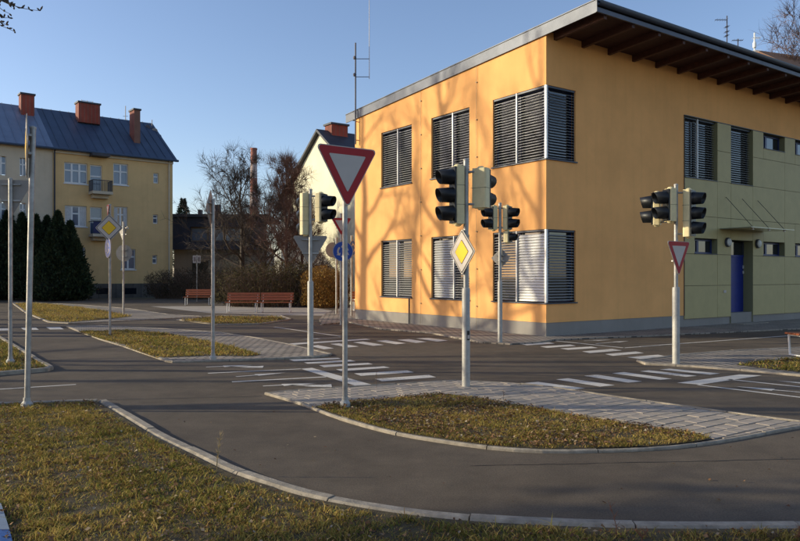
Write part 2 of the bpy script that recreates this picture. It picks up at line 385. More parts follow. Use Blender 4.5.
arrow((596,343.8),(629,341)); arrow((584,341),(612,339.8)); arrow((845,396.5),(734,386.4)); arrow((850,387.5),(776,380.8))
arrow((341,337.6),(300,339.6))
rs = random.Random(3)
# thin dark tar joints and repaired cracks
TAR = mat('tar', (.018, .017, .017), .6)
for a, b in [((40,401.5),(262,396.2)), ((470,466),(800,459)), ((60,352),(300,349.8))]:
    A, B = Vector(G(*a)), Vector(G(*b)); t = (B-A); n = Vector((-t.y, t.x)).normalized(); k = 26; L_, R_ = [], []
    for i in range(k+1):
        p = A + t*i/k + n*rs.uniform(-.012, .012); w = rs.uniform(.003, .007); L_.append(tuple(p+n*w)); R_.append(tuple(p-n*w))
    MB().sheet(R_ + L_[::-1], .002).build('tar_joint', TAR, road)

# ------------------------------------------------------------------ kerbs, pavings and verges
def kerb_run(parent, pts, w=.09, h=.07, stone=1.0, side=1, dress=.012, skip=0.0):
    """stones set end to end along pts; side: inside is left (+1) or right (-1) of the way"""
    P = [Vector(p) for p in pts]; cum = [0]
    for i in range(1, len(P)): cum.append(cum[-1] + (P[i]-P[i-1]).length)
    tot = cum[-1]
    def at(s):
        s = min(max(s, 0), tot)
        for i in range(1, len(P)):
            if s <= cum[i] + 1e-9:
                t = (P[i]-P[i-1]).normalized(); return P[i-1] + t*(s-cum[i-1]), t
    n = max(1, round(tot/stone)); L = tot/n; gap = .005
    for k in range(n):
        s0, s1 = k*L+gap, (k+1)*L-gap; m = MB(); rings = []
        dz = rs.uniform(-.004, .005); off = rs.uniform(-.004, .004)
        for i in range(5):
            p, t = at(s0 + (s1-s0)*i/4); nn = Vector((-t.y, t.x))*side
            prof = [(0,-.05),(0,h-dress),(dress,h),(w-dress*.5,h),(w,h-dress*.5),(w,-.05)]
            rings.append([(p.x+nn.x*(a+off), p.y+nn.y*(a+off), b+dz) for a, b in prof])
        base = len(m.v)
        for r in rings: m.v += r
        for i in range(4):
            for j in range(5):
                a = base+i*6+j; m.f.append((a, a+1, a+7, a+6))
        m.f.append(tuple(range(base, base+6))); m.f.append(tuple(base+24+5-j for j in range(6)))
        m.build('kerb_stone', KERB, parent)

def verge(name, label, poly, z=.042, grid=.16):
    o = MB().sheet(poly, z).build(name, SOIL); return struct(o, label)

def grass(name, label, poly, dens, hmin, hmax, z=.042, seed=1, green=.35, cam_fall=True, wid=.0035):
    r = np.random.default_rng(seed); P = np.array(poly); lo, hi = P.min(0), P.max(0)
    N = int((hi-lo).prod()*dens); pts = r.uniform(lo, hi, (N, 2)); pts = pts[inside(pts, poly)]
    n1 = pnoise(pts[:,0]+seed, pts[:,1], 1.1); n2 = pnoise(pts[:,0]*2.7, pts[:,1]*2.7+seed, 1.)
    keep = r.random(len(pts)) < np.clip(.66 + .55*n2 + .2*n1 + .5*(pnoise(pts[:,0]*9+seed, pts[:,1]*9, 1.)), .05, 1); pts = pts[keep]; n1 = n1[keep]; n2 = n2[keep]
    N = len(pts); n3 = pnoise(pts[:,0]*11, pts[:,1]*11+seed, 1.); h = r.uniform(hmin, hmax, N)*np.clip(.85+.45*n2+.5*n3, .3, 1.8); tall = r.random(N) < .04; h[tall] *= 1.6
    yaw = r.uniform(0, 2*np.pi, N); lean = r.uniform(.2, 1.9, N); la = r.uniform(0, 2*np.pi, N)
    w = wid*r.uniform(.6, 1.5, N); c, s = np.cos(yaw), np.sin(yaw)
    B = np.column_stack([pts, np.full(N, z-.004)])
    d = np.column_stack([np.cos(la)*lean*h, np.sin(la)*lean*h, h]); side = np.column_stack([c*w, s*w, np.zeros(N)])
    mid = B + d*np.array([.36, .36, .62]); tip = B + d*np.array([1, 1, .95])
    V = np.stack([B-side, B+side, mid+side*.8, mid-side*.8, tip], 1).reshape(-1, 3)
    i0 = np.arange(N)*5
    Fq = np.concatenate([np.stack([i0, i0+1, i0+2], 1), np.stack([i0, i0+2, i0+3], 1), np.stack([i0+3, i0+2, i0+4], 1)])
    pal = np.array([(.165,.15,.028), (.25,.195,.042), (.40,.28,.08), (.30,.17,.05), (.14,.07,.03), (.10,.115,.024)])
    g = np.clip(green + .45*n1, 0, 1); u = r.random(N)
    idx = np.where(u < g*.55, 0, np.where(u < g*.8, 5, np.where(u < .35+.4*g, 1, np.where(u < .78, 2, np.where(u < .9, 3, 4)))))
    cc = pal[idx]*r.uniform(.9, 1.75, (N, 1))
    o = np_mesh(name, V, Fq, GRASSM, np.repeat(cc, 5, 0)); return tag(o, label, kind='stuff')

def litter(name, label, poly, n, z=.06, seed=3, size=.022):
    r = np.random.default_rng(seed); P = np.array(poly); lo, hi = P.min(0), P.max(0)
    pts = r.uniform(lo, hi, (n*3, 2)); pts = pts[inside(pts, poly)]
    pts = pts[r.random(len(pts)) < np.clip(.4-.6*pnoise(pts[:,0]*1.5, pts[:,1]*1.5+2), .08, 1)][:n]; N = len(pts)
    a = r.uniform(0, 2*np.pi, N); sz = size*r.uniform(.5, 1.5, N)
    ax = np.column_stack([np.cos(a), np.sin(a), r.uniform(-.5, .5, N)])*sz[:, None]; bx = np.column_stack([-np.sin(a), np.cos(a), r.uniform(-.7, .7, N)])*sz[:, None]*.62
    C = np.column_stack([pts, z+r.uniform(.0, .03, N)]); up = np.zeros((N,3)); up[:,2] = sz*r.uniform(.1,.6,N)
    V = np.stack([C-ax, C-bx+up, C+ax, C+bx+up], 1).reshape(-1, 3); i0 = np.arange(N)*4
    Fq = np.concatenate([np.stack([i0, i0+1, i0+2], 1), np.stack([i0, i0+2, i0+3], 1)])
    pal = np.array([(.20,.10,.045), (.28,.16,.08), (.13,.065,.035), (.36,.26,.16), (.42,.33,.22)])
    o = np_mesh(name, V, Fq, LEAFM, np.repeat(pal[r.choice(5, N, p=[.32,.28,.25,.1,.05])], 4, 0)); return tag(o, label, kind='stuff')

def shrink(poly, k):                                     # move every corner k metres inwards
    n = len(poly); A = sum(poly[i][0]*poly[(i+1)%n][1]-poly[(i+1)%n][0]*poly[i][1] for i in range(n)); sg = 1 if A > 0 else -1; out = []
    for i in range(n):
        p, q, r = Vector(poly[i-1]), Vector(poly[i]), Vector(poly[(i+1)%n])
        t1, t2 = (q-p).normalized(), (r-q).normalized(); n1, n2 = Vector((-t1.y, t1.x)), Vector((-t2.y, t2.x)); b = n1+n2
        if b.length < .3: b = n1
        b = b.normalized(); out.append(tuple(q + b*sg*k/max(.4, b.dot(n1))))
    return out

# foreground verge, bottom left
vf = smooth_path(GP((98,403.5),(128,422),(152,437),(172,447.4),(195.7,459),(219,471),(243,481),(270,489.5),(281.5,494),(314.7,503),(365.5,512.8),(418,520.5),(467,525.5),(530,529.5),(640,533.4),(800,533.4),(960,529)), 3)
top = GP((98,403.5),(40,405.5),(-60,409),(-200,414))
fg_poly = vf + [(6.5,1.0),(-7,1.0)] + top[::-1][:-1]
v1 = verge('grass_verge', 'worn winter grass verge in the near left corner', shrink(fg_poly, .03))
kerb_run(v1, vf[::-1], w=.10, h=.045, stone=1.0, side=1 if False else -1, dress=.02)
kerb_run(v1, top, w=.09, h=.06, stone=1.0, side=1)
g_in = [p for p in shrink(fg_poly, .10) if True]
vis = [p for p in g_in]
clipp = [(-4.9,3.3),(4.6,3.3),(4.6,9.5),(-7.0,9.5)]
def clip_poly(sub, win):                                # subject polygon cut by a convex window (counter-clockwise)
    out = list(sub)
    for i in range(len(win)):
        a, b = win[i], win[(i+1) % len(win)]; inp, out = out, []
        if not inp: break
        sd_ = lambda p: (b[0]-a[0])*(p[1]-a[1]) - (b[1]-a[1])*(p[0]-a[0])
        for j in range(len(inp)):
            p, q = inp[j-1], inp[j]; sp, sq = sd_(p), sd_(q)
            if (sp >= 0) != (sq >= 0):
                t = sp/(sp-sq); out.append((p[0]+(q[0]-p[0])*t, p[1]+(q[1]-p[1])*t))
            if sq >= 0: out.append(q)
    return out
g_in = clip_poly(g_in, clipp)
grass('verge_grass', 'short yellow-green winter grass on the near left verge', g_in, 9500, .014, .045, seed=5, green=.40, wid=.0028)
litter('fallen_leaves', 'brown fallen leaves scattered through the near left verge', g_in, 11000, seed=8, size=.013)

litter('fallen_leaves', 'few dry leaves blown over the near asphalt bend', GP((150,425),(262,396),(330,420),(470,452),(700,452),(800,440),(800,530),(480,524),(300,494)), 70, z=.006, seed=77, size=.014)
# centre island: paving round a grass bed
isl_low = smooth_path(GP((264,394.5),(302.5,406),(330.5,417),(365.5,427.8),(400.5,436.5),(432,441.8),(467,447),(502,451),(550,453.6),(600,452.8),(640,451.4),(670,449.4),(700,446),(730,441.6),(760,436),(800,428.5),(826,424.9)), 3)
isl_top = smooth_path(GP((826,424.5),(800,422.5),(760,417.5),(710,410.8),(640,401),(608,396.4),(560,389),(526,385),(505,383.2),(480,382),(456,381),(430,382.2),(380,385.6),(352,387.4),(286,391.4),(264,394.5)), 2)
tipx = G(829,424.6)
isl = isl_low + [tipx] + isl_top[:-1]
HI = .022                                                # island level
pav = struct(MB().sheet(shrink(isl, .02), HI-.012).build('pavement', JOINT), 'paved centre island with sand joints')
kerb_run(pav, isl_low, w=.045, h=HI+.006, stone=1.0, side=1, dress=.01)
kerb_run(pav, isl_top, w=.035, h=HI+.002, stone=1.0, side=1, dress=.008)
bed = smooth_path(GP((309,409),(335,404.5),(372,400.5),(407,397.5),(441,395),(467,397),(498,402),(530,408),(584,418),(622,423.5),(675,431),(712,439.5), z=HI), 3)
# the lower side of the bed follows the kerb
lowin = [(x, y) for x, y in shrink(isl, .044)[:len(isl_low)]]
lowsel = [p for p in lowin if bed[0][0]+.05 < p[0] < bed[-1][0]-.12]
bedpoly = lowsel + bed[::-1]
def pavers(parent, poly, hole, z, limit, size=(.2, .165), th=THETA, gap=.006, rgap=.020, thick=.02, name='paver'):
    c, s = math.cos(th), math.sin(th); P = np.array(poly)
    U = P[:,0]*c + P[:,1]*s; W = -P[:,0]*s + P[:,1]*c; got = []
    loc = [(u, w) for u, w in zip(U, W)]
    hl = [(x*c+y*s, -x*s+y*c) for x, y in hole] if hole else None
    j0, j1 = int(W.min()/size[1])-1, int(W.max()/size[1])+1
    for j in range(j0, j1+1):
        i0, i1 = int(U.min()/size[0])-2, int(U.max()/size[0])+2
        for i in range(i0, i1+1):
            u0 = i*size[0] + (size[0]/2 if j % 2 else 0); w0 = j*size[1]
            cen = np.array([[u0+size[0]/2, w0+size[1]/2]])
            if hl is not None and inside(cen, hl)[0]: continue
            win = [(u0+gap/2, w0+rgap/2), (u0+size[0]-gap/2, w0+rgap/2), (u0+size[0]-gap/2, w0+size[1]-rgap/2), (u0+gap/2, w0+size[1]-rgap/2)]
            if all(inside(np.array(win), loc)): q = win
            else:
                q = clip_poly(loc, win)
                if len(q) < 3: continue
                ar = abs(sum(q[k][0]*q[(k+1)%len(q)][1]-q[(k+1)%len(q)][0]*q[k][1] for k in range(len(q))))/2
                if ar < .003 or len(q) > 9: continue
            mx, my = cen[0]; X, Y = mx*c-my*s, mx*s+my*c
            got.append((math.hypot(X, Y), [(a*c-b*s, a*s+b*c) for a, b in q]))
    got.sort(key=lambda t: t[0])
    rest = MB()
    for k, (d, q) in enumerate(got):
        dz = rs.uniform(-.003, .003)
        if k < limit:
            ce = np.mean(q, 0); m = MB(); qq = [(a-ce[0], b-ce[1]) for a, b in q]
            inn = [(a*.95, b*.95) for a, b in qq]; n = len(qq)
            m.v += [(a, b, -thick) for a, b in qq] + [(a, b, -.004) for a, b in qq] + [(a, b, 0) for a, b in inn]
            for e in range(n):
                f = (e+1) % n; m.f += [(e, f, n+f, n+e), (n+e, n+f, 2*n+f, 2*n+e)]
            m.f.append(tuple(range(2*n, 3*n)))
            m.build(name, STONE if rs.random() < .6 else STONE2, parent, (ce[0], ce[1], z+dz))
        else:
            n0 = len(rest.v); n = len(q); rest.v += [(a, b, z+dz) for a, b in q] + [(a, b, z-thick) for a, b in q]
            rest.f.append(tuple(range(n0, n0+n)))
            for e in range(n): f = (e+1) % n; rest.f.append((n0+n+e, n0+n+f, n0+f, n0+e))
    if rest.v: rest.build('paver_field', STONE, parent)['kind'] = 'stuff'
    return len(got)
npv = pavers(pav, shrink(isl, .075), bedpoly, HI, 300)
v2 = verge('grass_bed', 'grass bed in the middle of the paved centre island', bedpoly, HI+.012)
grass('bed_grass', 'dry yellow-brown grass on the centre island bed', shrink(bedpoly, .01), 9000, .014, .042, z=HI+.012, seed=11, green=.14, wid=.0028)
litter('fallen_leaves', 'brown fallen leaves caught in the centre island grass', shrink(bedpoly, .01), 6500, z=HI+.02, seed=9, size=.015)

def island(name, label, outline, bedpix, glabel, seed, dens=1500, green=.4, kerbh=.034, npav=0, hgt=(.03,.07)):
    poly = GP(*outline); o = struct(MB().sheet(shrink(poly, .02), .026).build(name, PAVE), label)
    pp = poly + [poly[0]]
    A = sum(poly[i][0]*poly[(i+1)%len(poly)][1]-poly[(i+1)%len(poly)][0]*poly[i][1] for i in range(len(poly)))
    kerb_run(o, pp, w=.08, h=kerbh, stone=1.0, side=1 if A > 0 else -1)
    if bedpix:
        b = GP(*bedpix, z=.03); verge('grass_bed', glabel.replace('grass on', 'soil of'), b, .032)
        grass('bed_grass', glabel, b, dens, *hgt, z=.032, seed=seed, green=green, wid=.006)
        litter('fallen_leaves', 'brown leaves lying in the ' + glabel.split(' on ')[1], b, 500, z=.05, seed=seed+1, size=.025)
    return o
island('pavement', 'paved island by the right traffic light', ((636,361.5),(680,355.5),(730,351.5),(800,348.5),(900,345),(900,386),(800,376.5),(740,371),(690,367.2),(645,365)),
       ((736,364.6),(766,361),(796,358.5),(880,352),(880,379),(800,371.8),(774,369.2)), 'short green grass on the right island beside the bench', 21, green=.75)
island('pavement', 'paved island with two poles left of centre', ((66,327),(100,326),(160,329),(216,332.5),(260,339),(290,345),(312,350),(334,355.5),(314,358.2),(286,359.4),(240,361),(168,363),(160,359.8),(120,346),(100,340),(80,332.5)),
       ((78,331.5),(120,330.4),(170,334),(200,340),(232,347),(262,354.8),(248,356.2),(210,355.4),(156,357.6),(120,344.6),(100,338.6)), 'patchy yellow-green grass on the island left of centre', 23, green=.35)
island('pavement', 'small far island at the far left', ((10,302),(80,305),(130,309),(170,315),(205,317),(150,320),(70,324),(48,322.5),(25,313)),
       ((15,303.4),(40,303.5),(80,307.3),(112,312.4),(132,316.2),(112,318.6),(70,322),(50,321.2),(30,314)), 'dry straw-coloured grass on the far left island', 25, dens=500, green=.1, hgt=(.05,.1))
island('pavement', 'far island in front of the benches', ((176,320),(214,315.5),(282,316),(292,319.5),(262,324.4),(216,325)),
       ((181,320.2),(216,316.4),(280,317.2),(286,319.4),(260,323.4),(216,324)), 'flat pale grass on the far island before the benches', 27, dens=600, green=.2, hgt=(.04,.09))
lv = GP((-160,330),(0,338),(16,347),(32,357),(54,369.5),(48,371.5),(0,375.5),(-160,392))
v3 = verge('grass_verge', 'raised grass verge at the left edge under the round-backed sign post', shrink(lv, .04))
kerb_run(v3, lv[1:6], w=.08, h=.06, side=-1); kerb_run(v3, lv[5:], w=.08, h=.06, side=-1)
grass('verge_grass', 'green and straw grass on the left edge verge', shrink(lv, .12), 1300, .03, .08, seed=31, green=.5, wid=.006)
# pavement by the building and the bench square
bp_ = GP((322,325),(348,322.5),(380,329.5),(430,333.5),(456,338.6),(480,343),(510,344.8),(535,343.6),(556,340.5),(600,338.6),(640,337),(800,329.4),(1000,321)) + [(40,44)] + GP((356,306.5),(340,309),(326,313.5),(319,320))
sb = struct(MB().prism(bp_, .0, .03).build('pavement', PAVE), 'narrow paved strip around the orange building')
kerb_run(sb, bp_[:13], w=.08, h=.035, side=1)
struct(MB().sheet(GP((150,306.5),(300,305.4),(345,313),(330,316),(290,315.4),(210,313.2)), .006).build('pavement', mat('pale_paving', (.36,.31,.26), .9, var=.15, vscale=2)), 'pale paved square under the benches')
# painted slab at the left edge
slab = thing('painted_slab', 'pale and blue painted concrete slab cut by the bottom left corner', 'slab', (*G(-14,528,.06), 0))
x0, y0 = slab.location.x, slab.location.y
def rel(pts): return [(x-x0, y-y0) for x, y in pts]
MB().prism(rel(GP((-60,497),(1,503),(9.5,529),(-60,529), z=.075)), .03, .075).build('pale_face', mat('pale_blue_paint', (.20,.24,.30), .6, var=.1), slab)
MB().prism(rel(GP((-60,529.4),(9.7,529.4),(15,552),(-60,552), z=.075)), .03, .075).build('blue_face', mat('blue_paint', (.03,.09,.27), .6, var=.1), slab)

# dry weed stalks
def stalk(px, py, toppy, label, seed, n=2, m=None):
    x, y = G(px, py, .05); r = random.Random(seed); t = thing('dry_stalk', label, 'weed', (x, y, .05)); h = ZAT(toppy, y) - .05
    for k in range(n):
        mb = MB(); p = Vector((r.uniform(-.012,.012), 0, -.01)); pts = [p]; hh = h*r.uniform(.75, 1)
        dx = r.uniform(-.04, .06)
        for i in range(1, 7): pts.append(Vector((p.x+dx*(i/6)**2+r.uniform(-.004,.004), r.uniform(-.006,.006), hh*i/6)))
        mb.tube(pts, [.0028-.0003*i for i in range(7)], 5)
        for i in range(2, 7):
            for q in range(3):
                a = pts[i]; d = Vector((r.uniform(-.03,.03), r.uniform(-.03,.03), r.uniform(.01,.035))); mb.tube([a, a+d], [.0016,.0006], 4)
        mb.build('stem', m or TWIG, t)
RUST = mat('rusty_stalk', (.19,.075,.04), .9)
stalk(218, 470, 433, 'tall dry straw stalk growing at the near kerb', 1, 3, mat('straw', (.33,.24,.12), .9))
stalk(615, 536, 507, 'single reddish dry stalk at the bottom kerb', 2, 1, RUST)
stalk(377, 387, 371, 'thin dry stick beside the stop line', 3, 1); stalk(504, 399, 388, 'tiny dry stem at the top of the centre island bed', 4, 1)
stalk(641, 540, 530, 'low curled brown weed at the bottom kerb', 5, 2, RUST); stalk(797, 541, 527, 'dry reddish weed at the bottom right corner', 6, 3, RUST)
stalk(772, 541, 532, 'pale low weed at the bottom kerb near the right corner', 7, 3)

# ------------------------------------------------------------------ sign and signal builders
def rz_of(f): return math.atan2(f[0], -f[1])           # turn so that the local -Y side faces f
RX = Matrix.Rotation(math.radians(90), 4, 'X')          # x,y outline -> x,z plane, pulled along -y
def round_poly(pts, r, k=5):
    out = []; n = len(pts)
    for i in range(n):
        p, q, s = Vector(pts[i-1]), Vector(pts[i]), Vector(pts[(i+1)%n]); a = (p-q).normalized(); b = (s-q).normalized()
        half = math.acos(max(-1, min(1, a.dot(b))))/2; d = r/math.tan(half); A = q+a*d; B = q+b*d; C = q+(a+b).normalized()*(r/math.sin(half))
        a0 = math.atan2(A.y-C.y, A.x-C.x); a1 = math.atan2(B.y-C.y, B.x-C.x); da = (a1-a0+math.pi) % (2*math.pi)-math.pi
        for j in range(k+1): an = a0+da*j/k; out.append((C.x+r*math.cos(an), C.y+r*math.sin(an)))
    return out
def tri(s, r): h = s*math.sqrt(3)/2; return round_poly([(-s/2, h/3), (s/2, h/3), (0, -2*h/3)], r)
def dia(s, r): d = s/math.sqrt(2); return round_poly([(0,-d), (d,0), (0,d), (-d,0)], r)
def circ(r, k=36): return [(r*math.cos(2*math.pi*i/k), r*math.sin(2*math.pi*i/k)) for i in range(k)]
def layer(name, pts, m, parent, front, th=.0022): return MB().prism(pts, front-th, front, RX).build(name, m, parent)
def plate(parent, kind, z, f, size, dist=.055, dx=0.0):
    """a road sign clamped on a pole; its face looks along f"""
    rz = rz_of(f); c, s = math.cos(rz), math.sin(rz)
    base = Vector((dx*c + dist*s, dx*s - dist*c, z))
    o = {'yield': lambda: MB().prism(tri(size, size*.045), -.004, .004, RX), 'diamond': lambda: MB().prism(dia(size, size*.06), -.004, .004, RX),
         'round': lambda: MB().prism(circ(size/2), -.004, .004, RX), 'ring': lambda: MB().prism(circ(size/2), -.004, .004, RX)}[kind]().build('sign_plate', SIGNB, parent, base, rz)
    if kind == 'yield':
        layer('white_rim', tri(size*.985, size*.042), SWHITE, o, .0065); layer('red_border', tri(size*.955, size*.04), SRED, o, .0088)
        layer('white_panel', tri(size*.60, size*.012), SWHITE, o, .0110)
    if kind == 'diamond':
        layer('white_rim', dia(size*.985, size*.055), SWHITE, o, .0065); layer('black_line', dia(size*.93, size*.05), SBLACK, o, .0088)
        layer('white_panel', dia(size*.87, size*.045), SWHITE, o, .0110); layer('black_line', dia(size*.535, size*.03), SBLACK, o, .0132)
        layer('yellow_panel', dia(size*.50, size*.028), SYEL, o, .0154)
    if kind == 'ring':
        layer('white_rim', circ(size*.485), SWHITE, o, .0065); layer('blue_panel', circ(size*.465), SBLUE, o, .0088)
        for k in range(3):                               # three chasing arrows
            a0 = math.radians(120*k+10); a1 = math.radians(120*k+88); R1, R2 = size*.20, size*.28; pts = []
            for i in range(9): a = a0+(a1-a0)*i/8; pts.append((R2*math.cos(a), R2*math.sin(a)))
            a = a1; pts += [(size*.36*math.cos(a), size*.36*math.sin(a)), (size*.24*math.cos(a+.45), size*.24*math.sin(a+.45)), (size*.125*math.cos(a), size*.125*math.sin(a))]
            for i in range(8, -1, -1): a = a0+(a1-a0)*i/8; pts.append((R1*math.cos(a), R1*math.sin(a)))
            layer('arrow', pts, SWHITE, o, .0110)
    # clamps between plate and pole
    for dz in (size*.18, -size*.2):
        w = .16 if size > .4 else .1
        MB().box(-w-dx, w-dx, .006, dist-.012, dz-.012, dz+.012).build('clamp', GALV, o)
    return o
def pole(parent, h, r=.03, sleeve=0.0, sr=.055, lean=(0,0), cap=True, foot=False):
    mb = MB().tube([(0,0,-.05), (lean[0]*.5, lean[1]*.5, h*.5), (lean[0], lean[1], h)], r, 16); o = mb.build('pole', GALV, parent); smooth_by_angle(o, 50)
    if cap: MB().lathe([(r*1.12,h-.012),(r*1.12,h+.01),(r*.5,h+.022)], 14, Matrix.Translation((lean[0],lean[1],0))).build('cap', GALVL, parent)
    if sleeve:
        s = MB().lathe([(sr*1.02,-.05),(sr,.02),(sr,sleeve-.02),(sr*.92,sleeve-.003),(r+.003,sleeve)], 20).build('sleeve', GALVL, parent); smooth_by_angle(s, 35)
    if foot:
        MB().lathe([(r*2.0,-.02),(r*2.0,.03),(r*1.25,.06),(r*1.2,.1)], 14).build('foot', GALVL, parent)
    return o
def shell(w, d, h): return round_poly([(-w/2,-d/2),(w/2,-d/2),(w/2,d/2),(-w/2,d/2)], .03, 4)
def head(parent, z, f, lamps, off, pitch=.25, w=.25, d=.13, vlen=.25, side=None):
    """signal head: cream shell, black front, one visor and lens per lamp; z = middle height, off = (x,y) from the pole"""
    rz = rz_of(f); h = lamps*pitch+.05
    o = MB().prism(shell(w, d, h), -h/2, h/2).build('signal_head', TCREAM, parent, (off[0], off[1], z), rz, bevel=.018)
    MB().box(-w/2+.006, w/2-.006, -d/2-.022, -d/2-.001, -h/2+.012, h/2-.012).build('front_door', TBLK, o)
    for i in range(1, lamps): MB().box(-w/2-.001, w/2+.001, -d/2+.01, d/2+.001, -h/2+h*i/lamps-.003, -h/2+h*i/lamps+.003).build('joint', mat('joint_dark', (.16,.14,.1), .7), o)
    for k in range(lamps):
        zc = (lamps-1)*pitch/2 - k*pitch; R = pitch*.435; yb = -d/2-.022; mb = MB(); n = 22; rings = []
        for (rr, inner) in ((R, 0), (R-.006, 1)):
            for e in (0, 1):
                ring = []
                for j in range(n+1):
                    a = math.radians(-72 + 324*j/n); ca, sa = math.cos(a), math.sin(a)
                    ln = vlen*(.74 + .26*(sa*.5+.5)) if e else 0; tp = 1-.13*e
                    ring.append((rr*ca*tp, yb-ln, zc+rr*sa*tp - e*.012))
                rings.append(ring)
        b = len(mb.v)
        for r_ in rings: mb.v += r_
        m = n+1
        for j in range(n):
            mb.f += [(b+j, b+j+1, b+m+j+1, b+m+j), (b+2*m+j, b+3*m+j, b+3*m+j+1, b+2*m+j+1), (b+m+j, b+m+j+1, b+3*m+j+1, b+3*m+j)]
        vv = mb.build('visor', TBLK, o, smooth=True)
        Ml = Matrix.Translation((0, yb-.002, zc)) @ Matrix.Rotation(math.radians(90), 4, 'X')
        lens_m = ([LRED, LAMB, LGRN] if lamps == 3 else [LRED, LGRN])[k] if lamps > 1 else LGRN
        MB().lathe([(R*.93,0),(R*.9,.008),(R*.6,.02),(R*.2,.026)], 18, Ml).build('lens', lens_m, o)
    # domes and bracket arms
    for e in (1, -1): MB().lathe([(.055,0),(.05,.016),(.03,.03),(.0,.034)] if e > 0 else [(.0,-.034),(.03,-.03),(.05,-.016),(.055,0)], 12, Matrix.Translation((0,0,e*h/2))).build('end_cap', TCREAM, o)
    for dz in (h/2-.05, -h/2+.05):
        A = Vector((off[0], off[1], z+dz)); B = Vector((0, 0, z+dz)); MB().tube([A, B], .016, 8).build('bracket', GALV, parent)
    return o

def P(px, py, z=0.05): return G(px, py, z)
def at(px, py, z=.05): x, y = G(px, py, z); return (x, y, z)
Lf = (-.818, -.576); Rf = (.576, -.818)                 # the two directions the building looks in

# big give-way sign in front
b = at(345, 405); d = b[1]
t = thing('yield_sign', 'large red-bordered give way triangle on slim pole, nearest sign on the centre island', 'road sign', b)
pole(t, ZAT(148, d)-.05-.02, .031, foot=True); plate(t, 'yield', ZAT(168, d)-.05, Rf, .83, .05)

# traffic light on the centre island
b = at(466, 384.5, .045); d = b[1]; z0 = .045
t = thing('traffic_light', 'tall traffic light with yellow priority diamond on the centre island', 'traffic light', b, group='traffic lights')
pole(t, ZAT(160, d)-z0, .036, sleeve=ZAT(288, d)-z0, sr=.056)
head(t, ZAT(195.5, d)-z0, (-.93,-.36), 3, (-.115,-.02), pitch=.25, w=.2, d=.13, vlen=.235)
head(t, ZAT(188, d)-z0, (.55,.83), 2, (.21,.03), pitch=.25, w=.22, d=.15, vlen=.24)
plate(t, 'diamond', ZAT(252, d)-z0, (-.88,-.47), .455, .06)
MB().box(-.02,.02,-.0605,-.058,.62,.75).build('sticker', SBLACK, t, (0,0,0), .5); MB().box(-.015,.015,-.0625,-.061,.64,.69).build('sticker_print', SWHITE, t, (0,0,0), .5)

# traffic light by the building
b = at(500, 342, .03); d = b[1]; z0 = .03
t = thing('traffic_light', 'small traffic light with paired lamps in front of the lower corner window', 'traffic light', b, group='traffic lights')
pole(t, ZAT(203.5, d)-z0, .036, sleeve=ZAT(281, d)-z0, sr=.053)
head(t, ZAT(218, d)-z0, (-.90,-.43), 2, (-.15,0), pitch=.25, w=.2, vlen=.22)
head(t, ZAT(218, d)-z0, (.80,-.60), 2, (.16,0), pitch=.25, w=.2, vlen=.22)
head(t, ZAT(237, d)-z0, (.85,-.53), 1, (.17,0), pitch=.2, w=.19, vlen=.16)
plate(t, 'diamond', ZAT(258, d)-z0, (.45,.89), .33, .06)

# traffic light on the right island
b = at(676, 362.5, .045); d = b[1]; z0 = .045
t = thing('traffic_light', 'traffic light with a narrow give way triangle on the right island', 'traffic light', b, group='traffic lights')
pole(t, ZAT(185, d)-z0, .034, sleeve=ZAT(287, d)-z0, sr=.062)
head(t, ZAT(213.5, d)-z0, (.74,-.67), 3, (.21,-.02), pitch=.255, w=.23, vlen=.2)
head(t, ZAT(205.5, d)-z0, (-.99,-.12), 2, (-.12,-.06), pitch=.26, w=.23, vlen=.23)
head(t, ZAT(208, d)-z0, (-.90,.42), 2, (-.26,.20), pitch=.26, w=.2, vlen=.2)
plate(t, 'yield', ZAT(253, d)-z0, (.60,-.80), .70, .05)

# traffic light on the island left of centre
b = at(310.5, 354.5, .04); d = b[1]; z0 = .04
t = thing('traffic_light', 'traffic light with the grey back of a triangle, left of the big give way sign', 'traffic light', b, group='traffic lights')
pole(t, ZAT(190, d)-z0, .034, sleeve=ZAT(281, d)-z0, sr=.058)
head(t, ZAT(214, d)-z0, (-.62,.78), 3, (-.10,.03), pitch=.25, w=.2, d=.13, vlen=.13)
head(t, ZAT(208, d)-z0, (.86,-.50), 2, (.20,-.02), pitch=.25, w=.22, vlen=.24)
plate(t, 'yield', ZAT(246, d)-z0, (-.18,.98), .69, .05)

# left poles
b = at(27, 406, .055); d = b[1]
t = thing('priority_sign', 'tall leaning pole with an edge-on diamond sign at the near left verge', 'road sign', b)
h = ZAT(128, d)-.055; pole(t, h, .032, lean=(XAT(33, d)-XAT(27, d), 0), foot=True)
o = plate(t, 'diamond', ZAT(146, d)-.055, (-.872,-.49), .54, .055); o.location.x += XAT(32.4, d)-XAT(27, d)
b = at(10.5, 362, .055); d = b[1]
t = thing('yield_sign', 'grey back of a large triangle on a pole at the left edge', 'road sign', b)
pole(t, ZAT(179, d)-.06, .034, foot=True); plate(t, 'yield', ZAT(192, d)-.055, (-.12,.99), .74, .05)
b = at(110, 334.4, .05); d = b[1]
t = thing('priority_sign', 'yellow diamond sign over a narrow blue disc on a far left pole', 'road sign', b)
pole(t, ZAT(205, d)-.05, .033); plate(t, 'diamond', ZAT(228, d)-.05, (.03,-1), .50, .06)
plate(t, 'ring', ZAT(248, d)-.05, (-.79,-.61), .52, .05); plate(t, 'yield', ZAT(209, d)-.05, (-.84,-.54), .36, .05)
b = at(123.5, 314.2, .05); d = b[1]
t = thing('road_sign_post', 'thin far post with the grey backs of a triangle and a disc', 'road sign', b)
pole(t, ZAT(222, d)-.05, .036); plate(t, 'yield', ZAT(231, d)-.05, (.55,.83), .66, .05, .12); plate(t, 'round', ZAT(253, d)-.05, (.1,.99), .66, .05)
